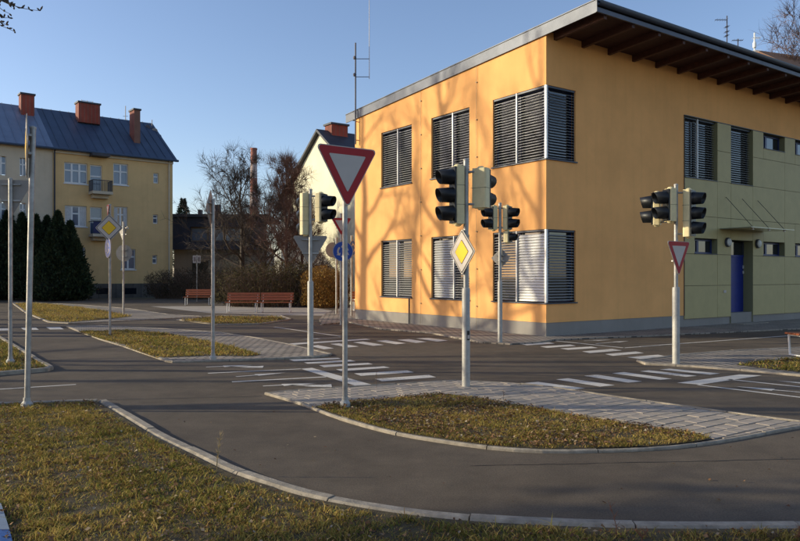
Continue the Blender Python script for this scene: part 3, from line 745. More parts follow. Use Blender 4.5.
b = at(213, 358.6, .045); d = b[1]
t = thing('priority_sign', 'slim pole with a diamond sign seen almost edge-on, island left of centre', 'road sign', b)
pole(t, ZAT(200, d)-.05, .033, foot=True); plate(t, 'diamond', ZAT(208, d)-.05, (-.995,-.02), .49, .055, -.05)
b = at(341, 324, .03); d = b[1]
t = thing('roundabout_sign', 'blue roundabout disc below a small give way triangle behind the big sign', 'road sign', b)
pole(t, ZAT(214, d)-.03, .04); plate(t, 'yield', ZAT(224, d)-.03, (.25,-.97), .66, .06); plate(t, 'ring', ZAT(251.5, d)-.03, (.1,-.99), .66, .06, .06)
b = at(336.5, 314.6, .0); d = b[1]
t = thing('road_sign_post', 'thin post with a grey disc seen from behind, by the building corner', 'road sign', b)
pole(t, ZAT(238, d), .04); plate(t, 'round', ZAT(250, d), (-.2,.98), .62, .06, .12)
b = at(351.5, 316.5, .0); d = b[1]
t = thing('road_sign_post', 'post with a pale narrow disc beside the far end of the orange building', 'road sign', b)
pole(t, ZAT(236, d), .035); plate(t, 'ring', ZAT(248, d), (.93,-.36), .60, .05)
b = (*G(197, 301.5, 0), 0); d = b[1]
t = thing('notice_post', 'thin post with two small pale plates behind the left bench', 'sign', b)
pole(t, ZAT(255, d), .03)
for k in (-1, 1): MB().box(k*.13-.11, k*.13+.11, -.06, -.045, ZAT(263, d), ZAT(255.5, d)).build('notice_plate', SWHITE, t); MB().box(k*.13-.06, k*.13+.06, -.066, -.061, ZAT(261.5, d), ZAT(257, d)).build('notice_print', mat('notice_grey', (.25,.2,.18), .7), t)

# ------------------------------------------------------------------ benches
def bench(loc, rz, label, w=1.45, back=True):
    t = thing('bench', label, 'bench', loc, rz, 'red-brown benches')
    for k in range(4): MB().box(-w/2, w/2, -.06+k*.105, .03+k*.105, .42, .455).build('seat_slat', WOODR, t, bevel=.006)
    Mb = Matrix.Rotation(math.radians(-13), 3, 'X')
    for k in range(3 if back else 0): MB().obox((0, .40+.03*k, .56+.115*k), (w, .03, .10), Mb).build('back_slat', WOODR, t, bevel=.006)
    for s in (-1, 1):
        x = s*(w/2-.1)
        MB().tube([(x,-.03,.41),(x,-.03,.03),(x,.33,.03),(x,.36,.41)], .022, 8).build('leg', STEELW, t)
        MB().tube([(x,-.04,.405),(x,.33,.405),(x,.40,.50),(x,.475,.82)] if back else [(x,-.04,.405),(x,.35,.405)], .02, 8).build('back_support' if back else 'seat_bearer', STEELW, t)
    return t
for px0, px1, py, lab in ((225, 258, 313, 'left of the two joined red-brown benches on the pale square'), (259, 292, 313, 'right of the two joined red-brown benches on the pale square'), (183.5, 211, 305.6, 'smaller-looking red-brown bench set back beside the notice post')):
    x0, y0 = G(px0, py); x1, _ = G(px1, py); bench(((x0+x1)/2, y0, .006), 0.0, lab, w=(x1-x0)*1.0)
x0, y0 = G(352, 311.5); bench((x0+.75, y0, .03), .2, 'bench end showing beside the far corner of the orange building', 1.5)
x0, y0 = G(797.5, 359); bench((x0+.68, y0, .03), .12, 'backless bench cut off by the right edge, on the right island grass', 1.5, False)

# ------------------------------------------------------------------ orange building
C0 = (3.68, 18.0)
bld = thing('orange_building', 'two-storey orange plastered building with blinds and a dark overhanging roof', 'building', (C0[0], C0[1], 0), THETA)
LX, LY, RV = 20.5, 9.18, .20
ztop = lambda y: 7.72 - .053*y                          # underside of the roof along the left face
def wallface(mb, u0, u1, z0, z1, holes, place, topf=None, n_reveal=()):
    """front sheet with rectangular holes; place(u, z) -> point on the face"""
    us = sorted({u0, u1, *[h[0] for h in holes], *[h[1] for h in holes]}); zs = sorted({z0, z1, *[h[2] for h in holes], *[h[3] for h in holes]})
    us = [u for u in us if u0 <= u <= u1]; zs = [z for z in zs if z0 <= z <= z1]
    for i in range(len(us)-1):
        for j in range(len(zs)-1):
            um, zm = (us[i]+us[i+1])/2, (zs[j]+zs[j+1])/2
            if any(h[0] < um < h[1] and h[2] < zm < h[3] for h in holes): continue
            a, b2 = zs[j], zs[j+1]; f = (lambda u: topf(u)) if topf and j == len(zs)-2 else (lambda u: b2)
            mb.quad(place(us[i], a), place(us[i+1], a), place(us[i+1], f(us[i+1])), place(us[i], f(us[i])))
def reveal(mb, h, inn, sides='lrtb', dep=RV):            # inn(u, z, depth) -> point
    u0, u1, z0, z1 = h
    if 'l' in sides: mb.quad(inn(u0,z0,0), inn(u0,z1,0), inn(u0,z1,dep), inn(u0,z0,dep))
    if 'r' in sides: mb.quad(inn(u1,z0,0), inn(u1,z0,dep), inn(u1,z1,dep), inn(u1,z1,0))
    if 't' in sides: mb.quad(inn(u0,z1,0), inn(u1,z1,0), inn(u1,z1,dep), inn(u0,z1,dep))
    if 'b' in sides: mb.quad(inn(u0,z0,0), inn(u0,z0,dep), inn(u1,z0,dep), inn(u1,z0,0))
UP, LO = (4.51, 6.37), (.865, 2.735)
Lh = [(0,1.97,*UP),(0,1.97,*LO),(2.95,4.73,*UP),(2.95,4.73,*LO),(5.745,7.49,*UP),(5.745,7.49,*LO)]
pl = lambda u, z: (0, u, z); il = lambda u, z, d: (d, u, z)
pr = lambda u, z: (u, 0, z); ir = lambda u, z, d: (u, d, z)
GX0, GZ1 = 5.89, 6.36                                    # start and top of the green panelling
m = MB(); wallface(m, 0, LY, .37, 7.3, Lh, pl, topf=lambda u: ztop(u)+.03)
for h in Lh: reveal(m, h, il, 'rtb' if h[0] == 0 else 'lrtb')
Rh = [(0,1.10,*UP),(0,1.10,*LO),(GX0,LX,.2,GZ1)]
wallface(m, 0, LX, .37, 7.74, Rh, pr)
for h in Rh[:2]: reveal(m, (RV, *h[1:]), ir, 'rtb')
m.quad((LX,0,.37),(LX,LY,.37),(LX,LY,7.2),(LX,0,7.74)); m.quad((0,LY,.37),(LX,LY,.37),(LX,LY,7.25),(0,LY,7.25))
m.build('wall', STUCCO, bld)
m = MB().box(.012, LX-.01, .012, LY-.01, -.05, .37)
m.build('plinth', PLINTH, bld)
# windows with outside blinds
slat_count = [0]
def blind(parent, axis, u0, u1, z0, z1, dep, tilt, pitch=.072, single=True, wd=.078):
    """slats across u0..u1; axis 'l' = left face, 'r' = right face; tilt 0 = level, outer edge falls with tilt"""
    n = int((z1-z0-.06)/pitch); c, s = math.cos(tilt)*wd/2, math.sin(tilt)*wd/2; mb = MB(); cur = .006
    pts = [(-c, -s), (-c*.33, -s*.33+cur), (c*.33, s*.33+cur), (c, s)]     # (depth, z): outer edge low
    up = [(a, b+.0022) for a, b in pts]
    ring = pts + up[::-1]
    P3 = (lambda u, d, z: (d, u, z)) if axis == 'l' else (lambda u, d, z: (u, d, z))
    mb.v += [P3(-(u1-u0)/2+.012, a, b) for a, b in ring] + [P3((u1-u0)/2-.012, a, b) for a, b in ring]
    k = len(ring)
    for i in range(k): j = (i+1) % k; mb.f.append((i, j, k+j, k+i))
    mb.f += [tuple(range(k)), tuple(range(2*k-1, k-1, -1))]
    uc = (u0+u1)/2
    if single:
        me = mb.mesh('slat', ALU)
        for i in range(n):
            o = inst('slat', me, parent, P3(uc, dep, z0+.05+i*pitch+rs.uniform(-.002,.002)))
            o.rotation_euler[0 if axis == 'l' else 1] = rs.uniform(-.002, .002); slat_count[0] += 1
    else:
        M2 = MB()
        for i in range(n):
            b0 = len(M2.v); off = P3(uc, dep, z0+.05+i*pitch); M2.v += [tuple(Vector(v)+Vector(off)) for v in mb.v]; M2.f += [tuple(x+b0 for x in f) for f in mb.f]
        M2.build('slats', ALU, parent)['kind'] = 'stuff'
    hb = MB()
    if axis == 'l': hb.box(dep-.05, dep+.05, u0+.006, u1-.006, z1-.05, z1-.004)
    else: hb.box(u0+.006, u1-.006, dep-.05, dep+.05, z1-.05, z1-.004)
    hb.build('blind_box', ANTH, parent)
def rail(parent, axis, u, z0, z1, dep, w=.035, t=.05, m=None):
    mb = MB()
    if axis == 'l': mb.box(dep-t/2, dep+t/2, u-w/2, u+w/2, z0+.012, z1-.003)
    else: mb.box(u-w/2, u+w/2, dep-t/2, dep+t/2, z0+.012, z1-.003)
    return mb.build('guide_rail', m or RAIL, parent)
def boxax(axis, u0, u1, d0, d1, z0, z1):
    return MB().box(d0, d1, u0, u1, z0, z1) if axis == 'l' else MB().box(u0, u1, d0, d1, z0, z1)
def pane(parent, axis, u0, u1, z0, z1, dep, fw=.055, fm=None, name='pane'):
    boxax(axis, u0+fw, u1-fw, dep+.015, dep+.03, z0+fw, z1-fw).build(name, GLASS, parent)
    for a, b2, c, d in ((u0,u0+fw,z0,z1),(u1-fw,u1,z0,z1),(u0+fw,u1-fw,z0,z0+fw),(u0+fw,u1-fw,z1-fw,z1)):
        boxax(axis, a, b2, dep-.01, dep+.05, c, d).build('frame', fm or BLUEF, parent)
def curtain(parent, axis, u0, u1, z0, z1, dep):
    mb = MB(); k = 18
    P3 = (lambda u, d, z: (d, u, z)) if axis == 'l' else (lambda u, d, z: (u, d, z))
    for i in range(k):
        a, b2 = u0+(u1-u0)*i/k, u0+(u1-u0)*(i+1)/k; da, db = dep+.02*math.sin(i*1.9), dep+.02*math.sin((i+1)*1.9)
        mb.quad(P3(a,da,z0), P3(b2,db,z0), P3(b2,db,z1), P3(a,da,z1))
    return mb.build('curtain', CURT, parent)
T = math.radians
def window_left(u0, u1, z, mid, tilts, single):
    w = bpy.data.objects.new('window', None); col.objects.link(w); w.parent = bld
    z0, z1 = z; um = u0+(u1-u0)*mid; w.location = (0, 0, 0)
    pane(w, 'l', u0+.012, um, z0+.02, z1-.003, RV-.05); pane(w, 'l', um, u1-.012, z0+.02, z1-.003, RV-.05)
    blind(w, 'l', u0+.02, um, z0+.02, z1, .09, T(tilts[0]), single=single); blind(w, 'l', um, u1-.02, z0+.02, z1, .09, T(tilts[1]), single=single)
    rail(w, 'l', um, z0, z1, .055); rail(w, 'l', u0+.022, z0, z1, .09, .02, .06, ANTH); rail(w, 'l', u1-.022, z0, z1, .09, .02, .06, ANTH)
    boxax('l', u0-.03, u1+.03, -.045, RV-.062, z0-.025, z0+.008).build('sill', ANTH, w)
    return w
def window_corner(z, tl, tr):
    w = bpy.data.objects.new('corner_window', None); col.objects.link(w); w.parent = bld; z0, z1 = z
    um = 1.075
    pane(w, 'l', RV+.0, um, z0+.02, z1-.003, RV-.05); pane(w, 'l', um, 1.955, z0+.02, z1-.003, RV-.05); pane(w, 'r', RV+.002, 1.09, z0+.02, z1-.003, RV-.05)
    blind(w, 'l', .05, um, z0+.02, z1, .07, T(tl[0])); blind(w, 'l', um, 1.95, z0+.02, z1, .07, T(tl[1])); blind(w, 'r', .05, 1.085, z0+.02, z1, .07, T(tr))
    rail(w, 'l', um, z0, z1, .035); MB().box(.004, .062, .004, .062, z0+.012, z1-.003).build('corner_post', RAIL, w)
    rail(w, 'l', 1.955, z0, z1, .08, .02, .06, ANTH); rail(w, 'r', 1.088, z0, z1, .08, .02, .06, ANTH)
    MB().box(-.045, .135, -.045, 2.0, z0-.025, z0+.008).build('sill', ANTH, w)
    MB().box(.136, 1.13, -.045, .135, z0-.025, z0+.008).build('sill', ANTH, w)
window_corner(UP, (24, 27), 16); window_corner(LO, (68, 24), 22)
window_left(2.95, 4.73, UP, .45, (9, 13), True); window_left(2.95, 4.73, LO, .42, (22, 56), True)
window_left(5.745, 7.49, UP, .48, (24, 26), False); window_left(5.745, 7.49, LO, .5, (24, 26), False)
# green part of the right face
Wg = [(GX0+.02,7.62,4.51,6.35),(8.40,9.71,4.51,6.35),(10.37,11.78,5.83,6.35),(12.5,13.9,5.83,6.35),(14.6,16.0,5.83,6.35),
      (6.40,7.63,2.23,2.70),(10.37,11.78,2.23,2.70),(12.5,13.9,2.23,2.70),(14.6,16.0,2.23,2.70)]
Dg = (8.40,9.71,0.0,2.70)
m = MB(); prb = lambda u, z: (u, .025, z); irb = lambda u, z, d: (u, .025+d, z)
wallface(m, GX0, LX, .2, GZ1, Wg+[Dg], prb)
m.build('panel_backing', SUBST, bld)
m = MB(); irp = lambda u, z, d: (u, -.024+d, z)
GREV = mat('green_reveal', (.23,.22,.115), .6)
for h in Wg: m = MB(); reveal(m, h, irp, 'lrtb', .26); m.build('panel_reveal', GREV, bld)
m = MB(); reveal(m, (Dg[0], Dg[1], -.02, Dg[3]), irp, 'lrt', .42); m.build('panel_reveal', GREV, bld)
MB().box(GX0-.006, GX0-.001, -.026, .0, .37, GZ1+.004).build('corner_trim', ANTH, bld)
MB().box(GX0-.006, LX, -.03, .02, GZ1-.006, GZ1+.012).build('top_trim', ANTH, bld)
colsx = [GX0, 7.63, 8.40, 9.71, 11.78, 13.9, 16.0, 18.1, LX]; rowsz = [.26, 1.257, 2.22, 3.38, 4.51, 5.47, GZ1-.008]
def split(r, holes):
    for h in holes:
        if h[0] < r[1]-.02 and h[1] > r[0]+.02 and h[2] < r[3]-.02 and h[3] > r[2]+.02:
            out = []; x0, x1, z0, z1 = r; a, b2 = max(x0, h[0]), min(x1, h[1]); c, d = max(z0, h[2]), min(z1, h[3])
            if a-x0 > .03: out.append((x0, a, z0, z1))
            if x1-b2 > .03: out.append((b2, x1, z0, z1))
            if c-z0 > .03: out.append((a, b2, z0, c))
            if z1-d > .03: out.append((a, b2, d, z1))
            return [s for o in out for s in split(o, holes)]
    return [r]
for i in range(len(colsx)-1):
    for j in range(len(rowsz)-1):
        for x0, x1, z0, z1 in split((colsx[i], colsx[i+1], rowsz[j], rowsz[j+1]), Wg+[Dg]):
            g = .006; MB().box(x0+g, x1-g, -.025+rs.uniform(-.0015,.0015), .012, z0+g, z1-g).build('facade_panel', GREENP, bld)
def empty_part(name):
    w = bpy.data.objects.new(name, None); col.objects.link(w); w.parent = bld; return w
for k, h in enumerate(Wg):
    w = empty_part('window'); u0, u1, z0, z1 = h; dep = .17
    if k < 2:
        um = u0+(u1-u0)*.44 if k == 0 else u1
        if k == 0:
            pane(w, 'r', u0+.01, um, z0+.01, z1-.01, dep, fm=ANTH); pane(w, 'r', um, u1-.01, z0+.01, z1-.01, dep, fm=ANTH)
            blind(w, 'r', u0+.02, um, z0, z1, .10, T(8), single=False); blind(w, 'r', um, u1-.03, z0, z1, .10, T(18), single=False); rail(w, 'r', um, z0, z1, .06)
        else:
            pane(w, 'r', u0+.01, u1-.01, z0+.01, z1-.01, dep, fm=ANTH); blind(w, 'r', u0+.02, u1-.03, z0, z1, .10, T(16), single=False)
    else:
        um = u0+(u1-u0)*.36
        pane(w, 'r', u0+.01, um, z0+.01, z1-.01, dep); pane(w, 'r', um, u1-.01, z0+.01, z1-.01, dep)
    boxax('r', u0, u1, -.05, dep-.012, z0-.012, z0+.006).build('sill', ANTH, w)
# blue door
dr = empty_part('door'); u0, u1 = Dg[0], Dg[1]
boxax('r', u0+.004, u1-.004, .30, .35, .02, 2.18).build('leaf', BLUED, dr, bevel=.006)
boxax('r', u0+.10, u0+.30, .294, .299, .35, 1.95).build('pane', GLASSB, dr)
boxax('r', u0+.004, u1-.004, .28, .36, 2.18, 2.24).build('transom', BLUED, dr)
boxax('r', u0+.06, u1-.06, .31, .33, 2.24, 2.66).build('transom_pane', GLASS, dr)
boxax('r', u0+.004, u0+.06, .28, .36, 2.24, 2.69).build('frame', ANTH, dr); boxax('r', u1-.06, u1-.004, .28, .36, 2.24, 2.69).build('frame', ANTH, dr)
for zz in (.18, 1.62, 1.80): boxax('r', u1-.05, u1-.015, .27, .299, zz, zz+.1).build('hinge', RAIL, dr)
MB().tube([(u0+.36,.296,.95),(u0+.36,.22,.95),(u0+.36,.22,1.35),(u0+.36,.296,1.35)], .014, 8).build('handle', RAIL, dr)
boxax('r', u0-.1, u1+.1, -.5, .3, -.02, .045).build('door_step', KERB, dr)
# glass canopy over the door with tie rods
cp = empty_part('canopy'); boxax('r', 7.75, 10.35, -1.05, -.03, 3.02, 3.045).build('glass_sheet', mat('canopy_glass', (.20,.23,.17), .1, spec=.8), cp)
for x in (8.1, 9.05, 10.0):
    MB().tube([(x,-.03,4.05),(x,-.9,3.05)], .009, 6).build('tie_rod', mat('dark_steel', (.06,.06,.06), .4, .6), cp); MB().lathe([(.035,0),(.035,.05)], 10, Matrix.Translation((x,-.9,2.97))).build('clamp', RAIL, cp)
for x in (8.18, 9.98):
    lm = empty_part('wall_lamp'); Mr = Matrix.Translation((x,-.027,2.62)) @ Matrix.Rotation(math.radians(90), 4, 'X')
    MB().lathe([(.15,0),(.15,.05),(.135,.07)], 20, Mr).build('ring', ANTH, lm); MB().lathe([(.125,.065),(.11,.09),(.06,.105),(.01,.11)], 20, Mr).build('diffuser', mat('opal', (.6,.58,.52), .4), lm)
boxax('r', 7.96, 8.10, -.045, -.026, 1.02, 1.10).build('bell_plate', SWHITE, bld)
# lightning conductors and the pipe under the sill
for y in (2.62, 5.24):
    lc = empty_part('lightning_conductor'); MB().tube([(-.03,y,.05),(-.03,y,ztop(y)-.08)], .005, 6).build('wire', mat('dull_wire', (.25,.2,.13), .5, .4), lc)
    for z in np.arange(.7, 7.3, 1.05): MB().box(-.04, 0.002, y-.02, y+.02, z-.012, z+.012).build('clip', mat('dull_wire', (0,0,0)), lc)
MB().tube([(-.02,5.87,.03),(-.02,5.87,.84)], .018, 8).build('drain_pipe', ANTH, bld)
# roof
OV = 1.64; ya, yb = -OV, LY+.55; xa, xb = -.055, LX+.3
rf = empty_part('roof')
def slope_box(x0, x1, y0, y1, zb, zt, name, m, bevel=0.0): # box lying in the roof slope
    mb = MB(); s = lambda y: -.053*y
    mb.v += [(x0,y0,zb+s(y0)),(x1,y0,zb+s(y0)),(x1,y1,zb+s(y1)),(x0,y1,zb+s(y1)),(x0,y0,zt+s(y0)),(x1,y0,zt+s(y0)),(x1,y1,zt+s(y1)),(x0,y1,zt+s(y1))]
    mb.f += [(0,3,2,1),(4,5,6,7),(0,1,5,4),(1,2,6,5),(2,3,7,6),(3,0,4,7)]; return mb.build(name, m, rf, bevel=bevel)
slope_box(xa+.03, xb, ya+.03, yb, 7.725, 7.86, 'deck', ANTH)
slope_box(xa+.035, xb, ya+.035, -.005, 7.705, 7.722, 'soffit', SOFFIT)
for a, b2 in ((ya, .6), (.603, 3.3), (3.303, 6.6), (6.603, yb)): slope_box(xa, xa+.028, a, b2, 7.605, 7.89, 'verge_fascia', FASC)
for a, b2 in ((xa-.012, 5.2), (5.203, 10.5), (10.503, xb)):
    slope_box(a, b2, ya-.012, ya+.03, 7.61, 7.715, 'eave_board', FASC); slope_box(a, b2, ya-.02, ya+.03, 7.865, 7.895, 'drip_edge', FASC)
gt = MB(); k = 10
for i in range(k):
    a0, a1 = math.pi*i/k, math.pi*(i+1)/k; R = .075; cy, cz = ya-.035, 7.86-.053*ya
    f = lambda a: (cy+R*math.cos(a), cz-R*1.5*math.sin(a))
    gt.quad((xa,*f(a0)), (xb,*f(a0)), (xb,*f(a1)), (xa,*f(a1)))
gt.build('gutter', ANTH, rf)
i = 0; x = .32
while x < LX:
    slope_box(x-.05, x+.05, ya+.06, .03, 7.535, 7.704, 'rafter', RAFT); x += 1.052
slope_box(xa-.02, xa+.22, ya-.02, yb, 7.892, 7.915, 'verge_cap', FASC)

# ------------------------------------------------------------------ antennas
def loc2w(x, y, z=0): c, s = math.cos(THETA), math.sin(THETA); return (C0[0]+x*c-y*s, C0[1]+x*s+y*c, z)
DK = mat('dark_antenna', (.10,.09,.10), .5, .4)
a = thing('antenna_mast', 'slim antenna mast clamped to the far end of the orange building', 'antenna', loc2w(-.12, 8.95, 0), THETA)
dm = a.location.y
MB().tube([(0,0,6.2),(0,0,ZAT(43, dm))], .028, 8).build('mast', DK, a)
for zz in (6.35, 7.0): MB().tube([(0,0,zz),(.13,0,zz)], .015, 6).build('wall_bracket', DK, a)
for py in (59, 77): MB().tube([(0,0,ZAT(py, dm)),(.40,-.28,ZAT(py, dm))], .012, 6).build('spacer_arm', DK, a)
MB().tube([(.40,-.28,ZAT(79, dm)),(.40,-.28,ZAT(-40, dm))], [.014,.008], 6).build('whip', mat('pale_whip', (.62,.55,.50), .5), a)
for py in (58, 75): MB().lathe([(.05,-.05),(.06,0),(.05,.05)], 10, Matrix.Translation((-.03,0,ZAT(py, dm)))).build('coil', DK, a)
def roof_antenna(px, pytop, pybot, d, label, arms, m=DK, r=.02):
    zb = min(ZAT(pybot, d), 7.6); a = thing('antenna', label, 'antenna', (XAT(px, d), d, zb-.35)); z0 = zb-.35
    MB().tube([(0,0,0),(0,0,ZAT(pytop, d)-z0)], r, 6).build('mast', m, a)
    for dx0, dx1, py in arms:
        z = ZAT(py, d)-z0; MB().tube([(dx0*d/F,0,z),(dx1*d/F,0,z)], .012, 5).build('boom', m, a)
        for i in range(5):
            x = (dx0+(dx1-dx0)*(i+.5)/5)*d/F; MB().tube([(x,-.15,z),(x,.15,z)], .006, 4).build('element', m, a)
    return a
roof_antenna(727, 16, 46, 27, 'television aerial with a left pointing boom on the orange building roof', ((-12,0.5,20),(-2,1.5,27),(-2,1.5,32),(-2,1,36)))
roof_antenna(738, 39, 52, 27.5, 'small low aerial beside the tall roof aerial', ((-6,5,40.5),))
a = roof_antenna(754.5, 33, 60, 28.5, 'white whip antenna with two arms near the right roof edge', ((-2,6,38),(-2,6,51)), mat('white_antenna', (.75,.75,.72), .4), .03)
MB().lathe([(.02,0),(.07,.06),(.07,.22),(.03,.32)], 12, Matrix.Translation((0,0,ZAT(49, 28.5)-a.location.z))).build('amplifier', MATS['white_antenna'], a)

# ------------------------------------------------------------------ houses behind
def gable_house(name, label, cat, corner, ang, length, depth, eave, ridge, wallm, roofm, side='x', over=.3):
    t = thing(name, label, cat, (corner[0], corner[1], 0), ang); return t
HA = math.atan2(.627, .78); HO = (-17.3, 54.4)
hs = thing('apartment_house', 'ochre three-storey house with blue sheet roof and balconies at the left', 'house', (*HO, 0), HA)
def wpx(px): u = (px-CX)/F; return -(HO[0]-HO[1]*u)/(.78-.627*u)   # local x (negative to the left) of a photo column on the front
def hz(py, x): return ZAT(py, HO[1]+.627*x)
EV, RD, DP = 10.45, 13.9, 10.0; XS = wpx(52.5); XL = -21.0
wins = []
def hw(px0, px1, py0, py1):
    a, b2 = wpx(px0), wpx(px1); xm = (a+b2)/2; return (a, b2, hz(py1, xm), hz(py0, xm))
big = [hw(64.2,87.3,162.8,183.6), hw(113.3,128.1,163.7,185), hw(64.7,86.7,205.7,226.4), hw(113.8,127.6,206.7,227.5), hw(66,85,247,268), hw(121,135.5,249,269.5)]
small = [hw(153.4,158.6,173,183.4), hw(153,157.9,214.5,223.8), hw(152.4,157.2,255,263.9)]
balc = [hw(90,102,165,195), hw(90,102,207,237)]
lefth = [hw(-4,6,156,175), hw(19.5,26,158,176), hw(-4,6,202,221), hw(19.5,26,203,221)]
hp = lambda u, z: (u, 0, z); hi_ = lambda u, z, d: (u, d, z)
m = MB(); wallface(m, XS, 0, 1.0, EV, big+small+balc, hp)
for h in big+small+balc: reveal(m, h, hi_, dep=.25)
m.quad((0,0,1.0),(0,DP,1.0),(0,DP,EV),(0,0,EV)); m.poly([(0,0,EV),(0,DP,EV),(0,DP/2,RD-.1)])
m.quad((XS,DP,0),(0,DP,0),(0,DP,EV),(XS,DP,EV)); m.build('wall', HOUSEY, hs)
MB().box(XS, .05, -.06, DP, -.1, 1.0).build('plinth', STONEP, hs)
for px0, px1 in ((124,136),(147,157),(96,108)):
    h = hw(px0, px1, 288, 294); MB().box(h[0], h[1], -.075, -.061, h[2], h[3]).build('basement_window', GLASS, hs)
for k, h in enumerate(big+small+balc):
    w = bpy.data.objects.new('window', None); col.objects.link(w); w.parent = hs; u0, u1, z0, z1 = h
    w.name = 'balcony_door' if h in balc else 'window'
    MB().box(u0+.05, u1-.05, .17, .18, z0+.05, z1-.05).build('pane', GLASSB, w)
    n = 3 if (u1-u0) > 1.3 else (2 if h in big else 1)
    for i in range(n+1): x = u0+(u1-u0)*i/n; x0, x1 = max(u0, x-.06), min(u1, x+.06); MB().box(x0, x1, .12, .168, z0, z1).build('frame', WHITEF, w)
    for zz in ((z0, z0+.09), (z1-.09, z1), (z0+(z1-z0)*.62-.05, z0+(z1-z0)*.62+.05)):
        MB().box(u0+.06, u1-.06, .125, .166, *zz).build('frame', WHITEF, w)
    if h in big:
        MB().box(u0-.06, u1+.06, -.06, .12, z0-.07, z0-.003).build('sill', WHITEF, w)
        if k in (2, 3):
            for s0, s1 in ((u0+.06, u0+(u1-u0)*.3), (u1-(u1-u0)*.3, u1-.06)): MB().box(s0, s1, .105, .118, z0+.1, z1-.1).build('curtain', CURT, w)
for k, (py0, py1, dark) in enumerate(((183.5,197,False),(224,239,True))):
    bc = bpy.data.objects.new('balcony', None); col.objects.link(bc); bc.parent = hs; a, b2 = wpx(88.5), wpx(108.5); xm = (a+b2)/2
    zs, zt = hz(py1, xm)+.12, hz(py0, xm)+.12
    MB().box(a, b2, -1.05, -.002, zs, zs+.2).build('slab', HOUSEG, bc); MB().box(a+.15, b2-.15, -.5, -.002, zs-.25, zs-.003).build('bracket', HOUSEG, bc)
    for p0, p1 in (((a+.03,-1.0),(b2-.03,-1.0)), ((a+.03,-1.0),(a+.03,0)), ((b2-.03,-1.0),(b2-.03,0))):
        MB().tube([(*p0,zt),(*p1,zt)], .03, 6).build('rail', ANTH, bc); n = 12 if p0[1] == p1[1] else 7
        if not dark:
            for i in range(n+1): q = (p0[0]+(p1[0]-p0[0])*i/n, p0[1]+(p1[1]-p0[1])*i/n); MB().tube([(*q,zs+.2),(*q,zt)], .018, 4).build('baluster', ANTH, bc)
    if dark: MB().box(a+.05, b2-.05, -1.0, -.97, zs+.26, zt-.03).build('front_panel', mat('navy_panel', (.012,.02,.09), .5), bc); MB().box(b2-.05, b2-.03, -.96, -.01, zs+.26, zt-.03).build('side_panel', MATS['navy_panel'], bc)
xm = wpx(97); MB().box(wpx(89), wpx(106.5), -.9, -.01, hz(157.5,xm), hz(156,xm)+.08).build('balcony_roof', SLATE, hs)
def roof_half(x0, x1, m, name, pitchy=True):
    o = .35; mb = MB()
    sl = (RD-EV)/(DP/2)
    mb.v += [(x0,-o,EV-o*sl+.12),(x1,-o,EV-o*sl+.12),(x1,DP/2,RD+.12),(x0,DP/2,RD+.12),(x0,DP+o,EV-o*sl+.12),(x1,DP+o,EV-o*sl+.12)]
    mb.v += [(x,y,z-.14) for x,y,z in mb.v]
    mb.f += [(0,1,2,3),(3,2,5,4),(6,9,8,7),(9,10,11,8),(0,6,7,1),(4,5,11,10),(1,7,8,2),(2,8,11,5),(0,3,9,6),(3,4,10,9)]
    r_ = mb.build(name, m, hs)
    x = x0+.4                                           # standing seams
    M3 = Matrix.Rotation(math.atan(sl), 3, 'X'); Ls = math.hypot(DP/2+o, RD-EV+o*sl)
    seam = MB().obox((0,0,0), (.035,Ls,.05), M3).mesh('seam', m)
    while x < x1-.1:
        inst('seam', seam, r_, (x, (DP/2-o)/2, (EV-o*sl+RD)/2+.14)); x += .62
    return r_
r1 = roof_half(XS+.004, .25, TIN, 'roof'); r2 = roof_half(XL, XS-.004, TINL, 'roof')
def chim(px0, px1, py0, py1, y, m, cap=True, parent=r1, dd=.7):
    d = HO[1]+.627*wpx((px0+px1)/2)+y*.78; xw0, xw1 = XAT(px0, d), XAT(px1, d)
    c, s = math.cos(HA), math.sin(HA); Xc = (xw0+xw1)/2; xl = (Xc-HO[0])*c+(d-HO[1])*s; yl = -(Xc-HO[0])*s+(d-HO[1])*c; w = (xw1-xw0)*.86
    z0, z1 = ZAT(py1, d)-.5, ZAT(py0, d); ch = MB().box(xl-w/2, xl+w/2, yl-dd/2, yl+dd/2, z0, z1).build('chimney', m, parent)
    if cap: MB().box(xl-w/2-.07, xl+w/2+.07, yl-dd/2-.07, yl+dd/2+.07, z1, z1+.12).build('cap', SLATE, parent)
    return ch
chim(76, 99.5, 105, 117.5, 4.6, CHIMB, dd=.9); chim(131.4, 138.4, 111.5, 139, 2.6, CHIMB, dd=1.05); chim(19.6, 33.6, 96, 111, 4.7, CHIMB, parent=r2, dd=.8)
m = MB(); wallface(m, XL, XS, 0, EV, lefth, hp)
for h in lefth: reveal(m, h, hi_, dep=.2)
m.quad((XL,0,0),(XL,DP,0),(XL,DP,EV),(XL,0,EV)); m.poly([(XL,0,EV),(XL,DP,EV),(XL,DP/2,RD-.1)]); m.build('side_wing_wall', HOUSEG, hs)
for h in lefth:
    w = bpy.data.objects.new('window', None); col.objects.link(w); w.parent = hs; u0, u1, z0, z1 = h
    MB().box(u0+.05, u1-.05, .15, .16, z0+.05, z1-.05).build('pane', GLASSB, w)
    for i in range(3): x = u0+(u1-u0)*i/2; MB().box(max(u0, x-.05), min(u1, x+.05), .10, .148, z0, z1).build('frame', WHITEF, w)
    MB().box(u0+.05, u1-.05, .105, .146, z0+(z1-z0)*.6, z0+(z1-z0)*.6+.09).build('frame', WHITEF, w)
MB().tube([(XL,-.42,EV-.18),(.3,-.42,EV-.18)], .08, 8).build('gutter', TIN, hs)
MB().box(XS, 0, -.14, -.003, EV-.42, EV-.2).build('cornice', HOUSEG, hs)
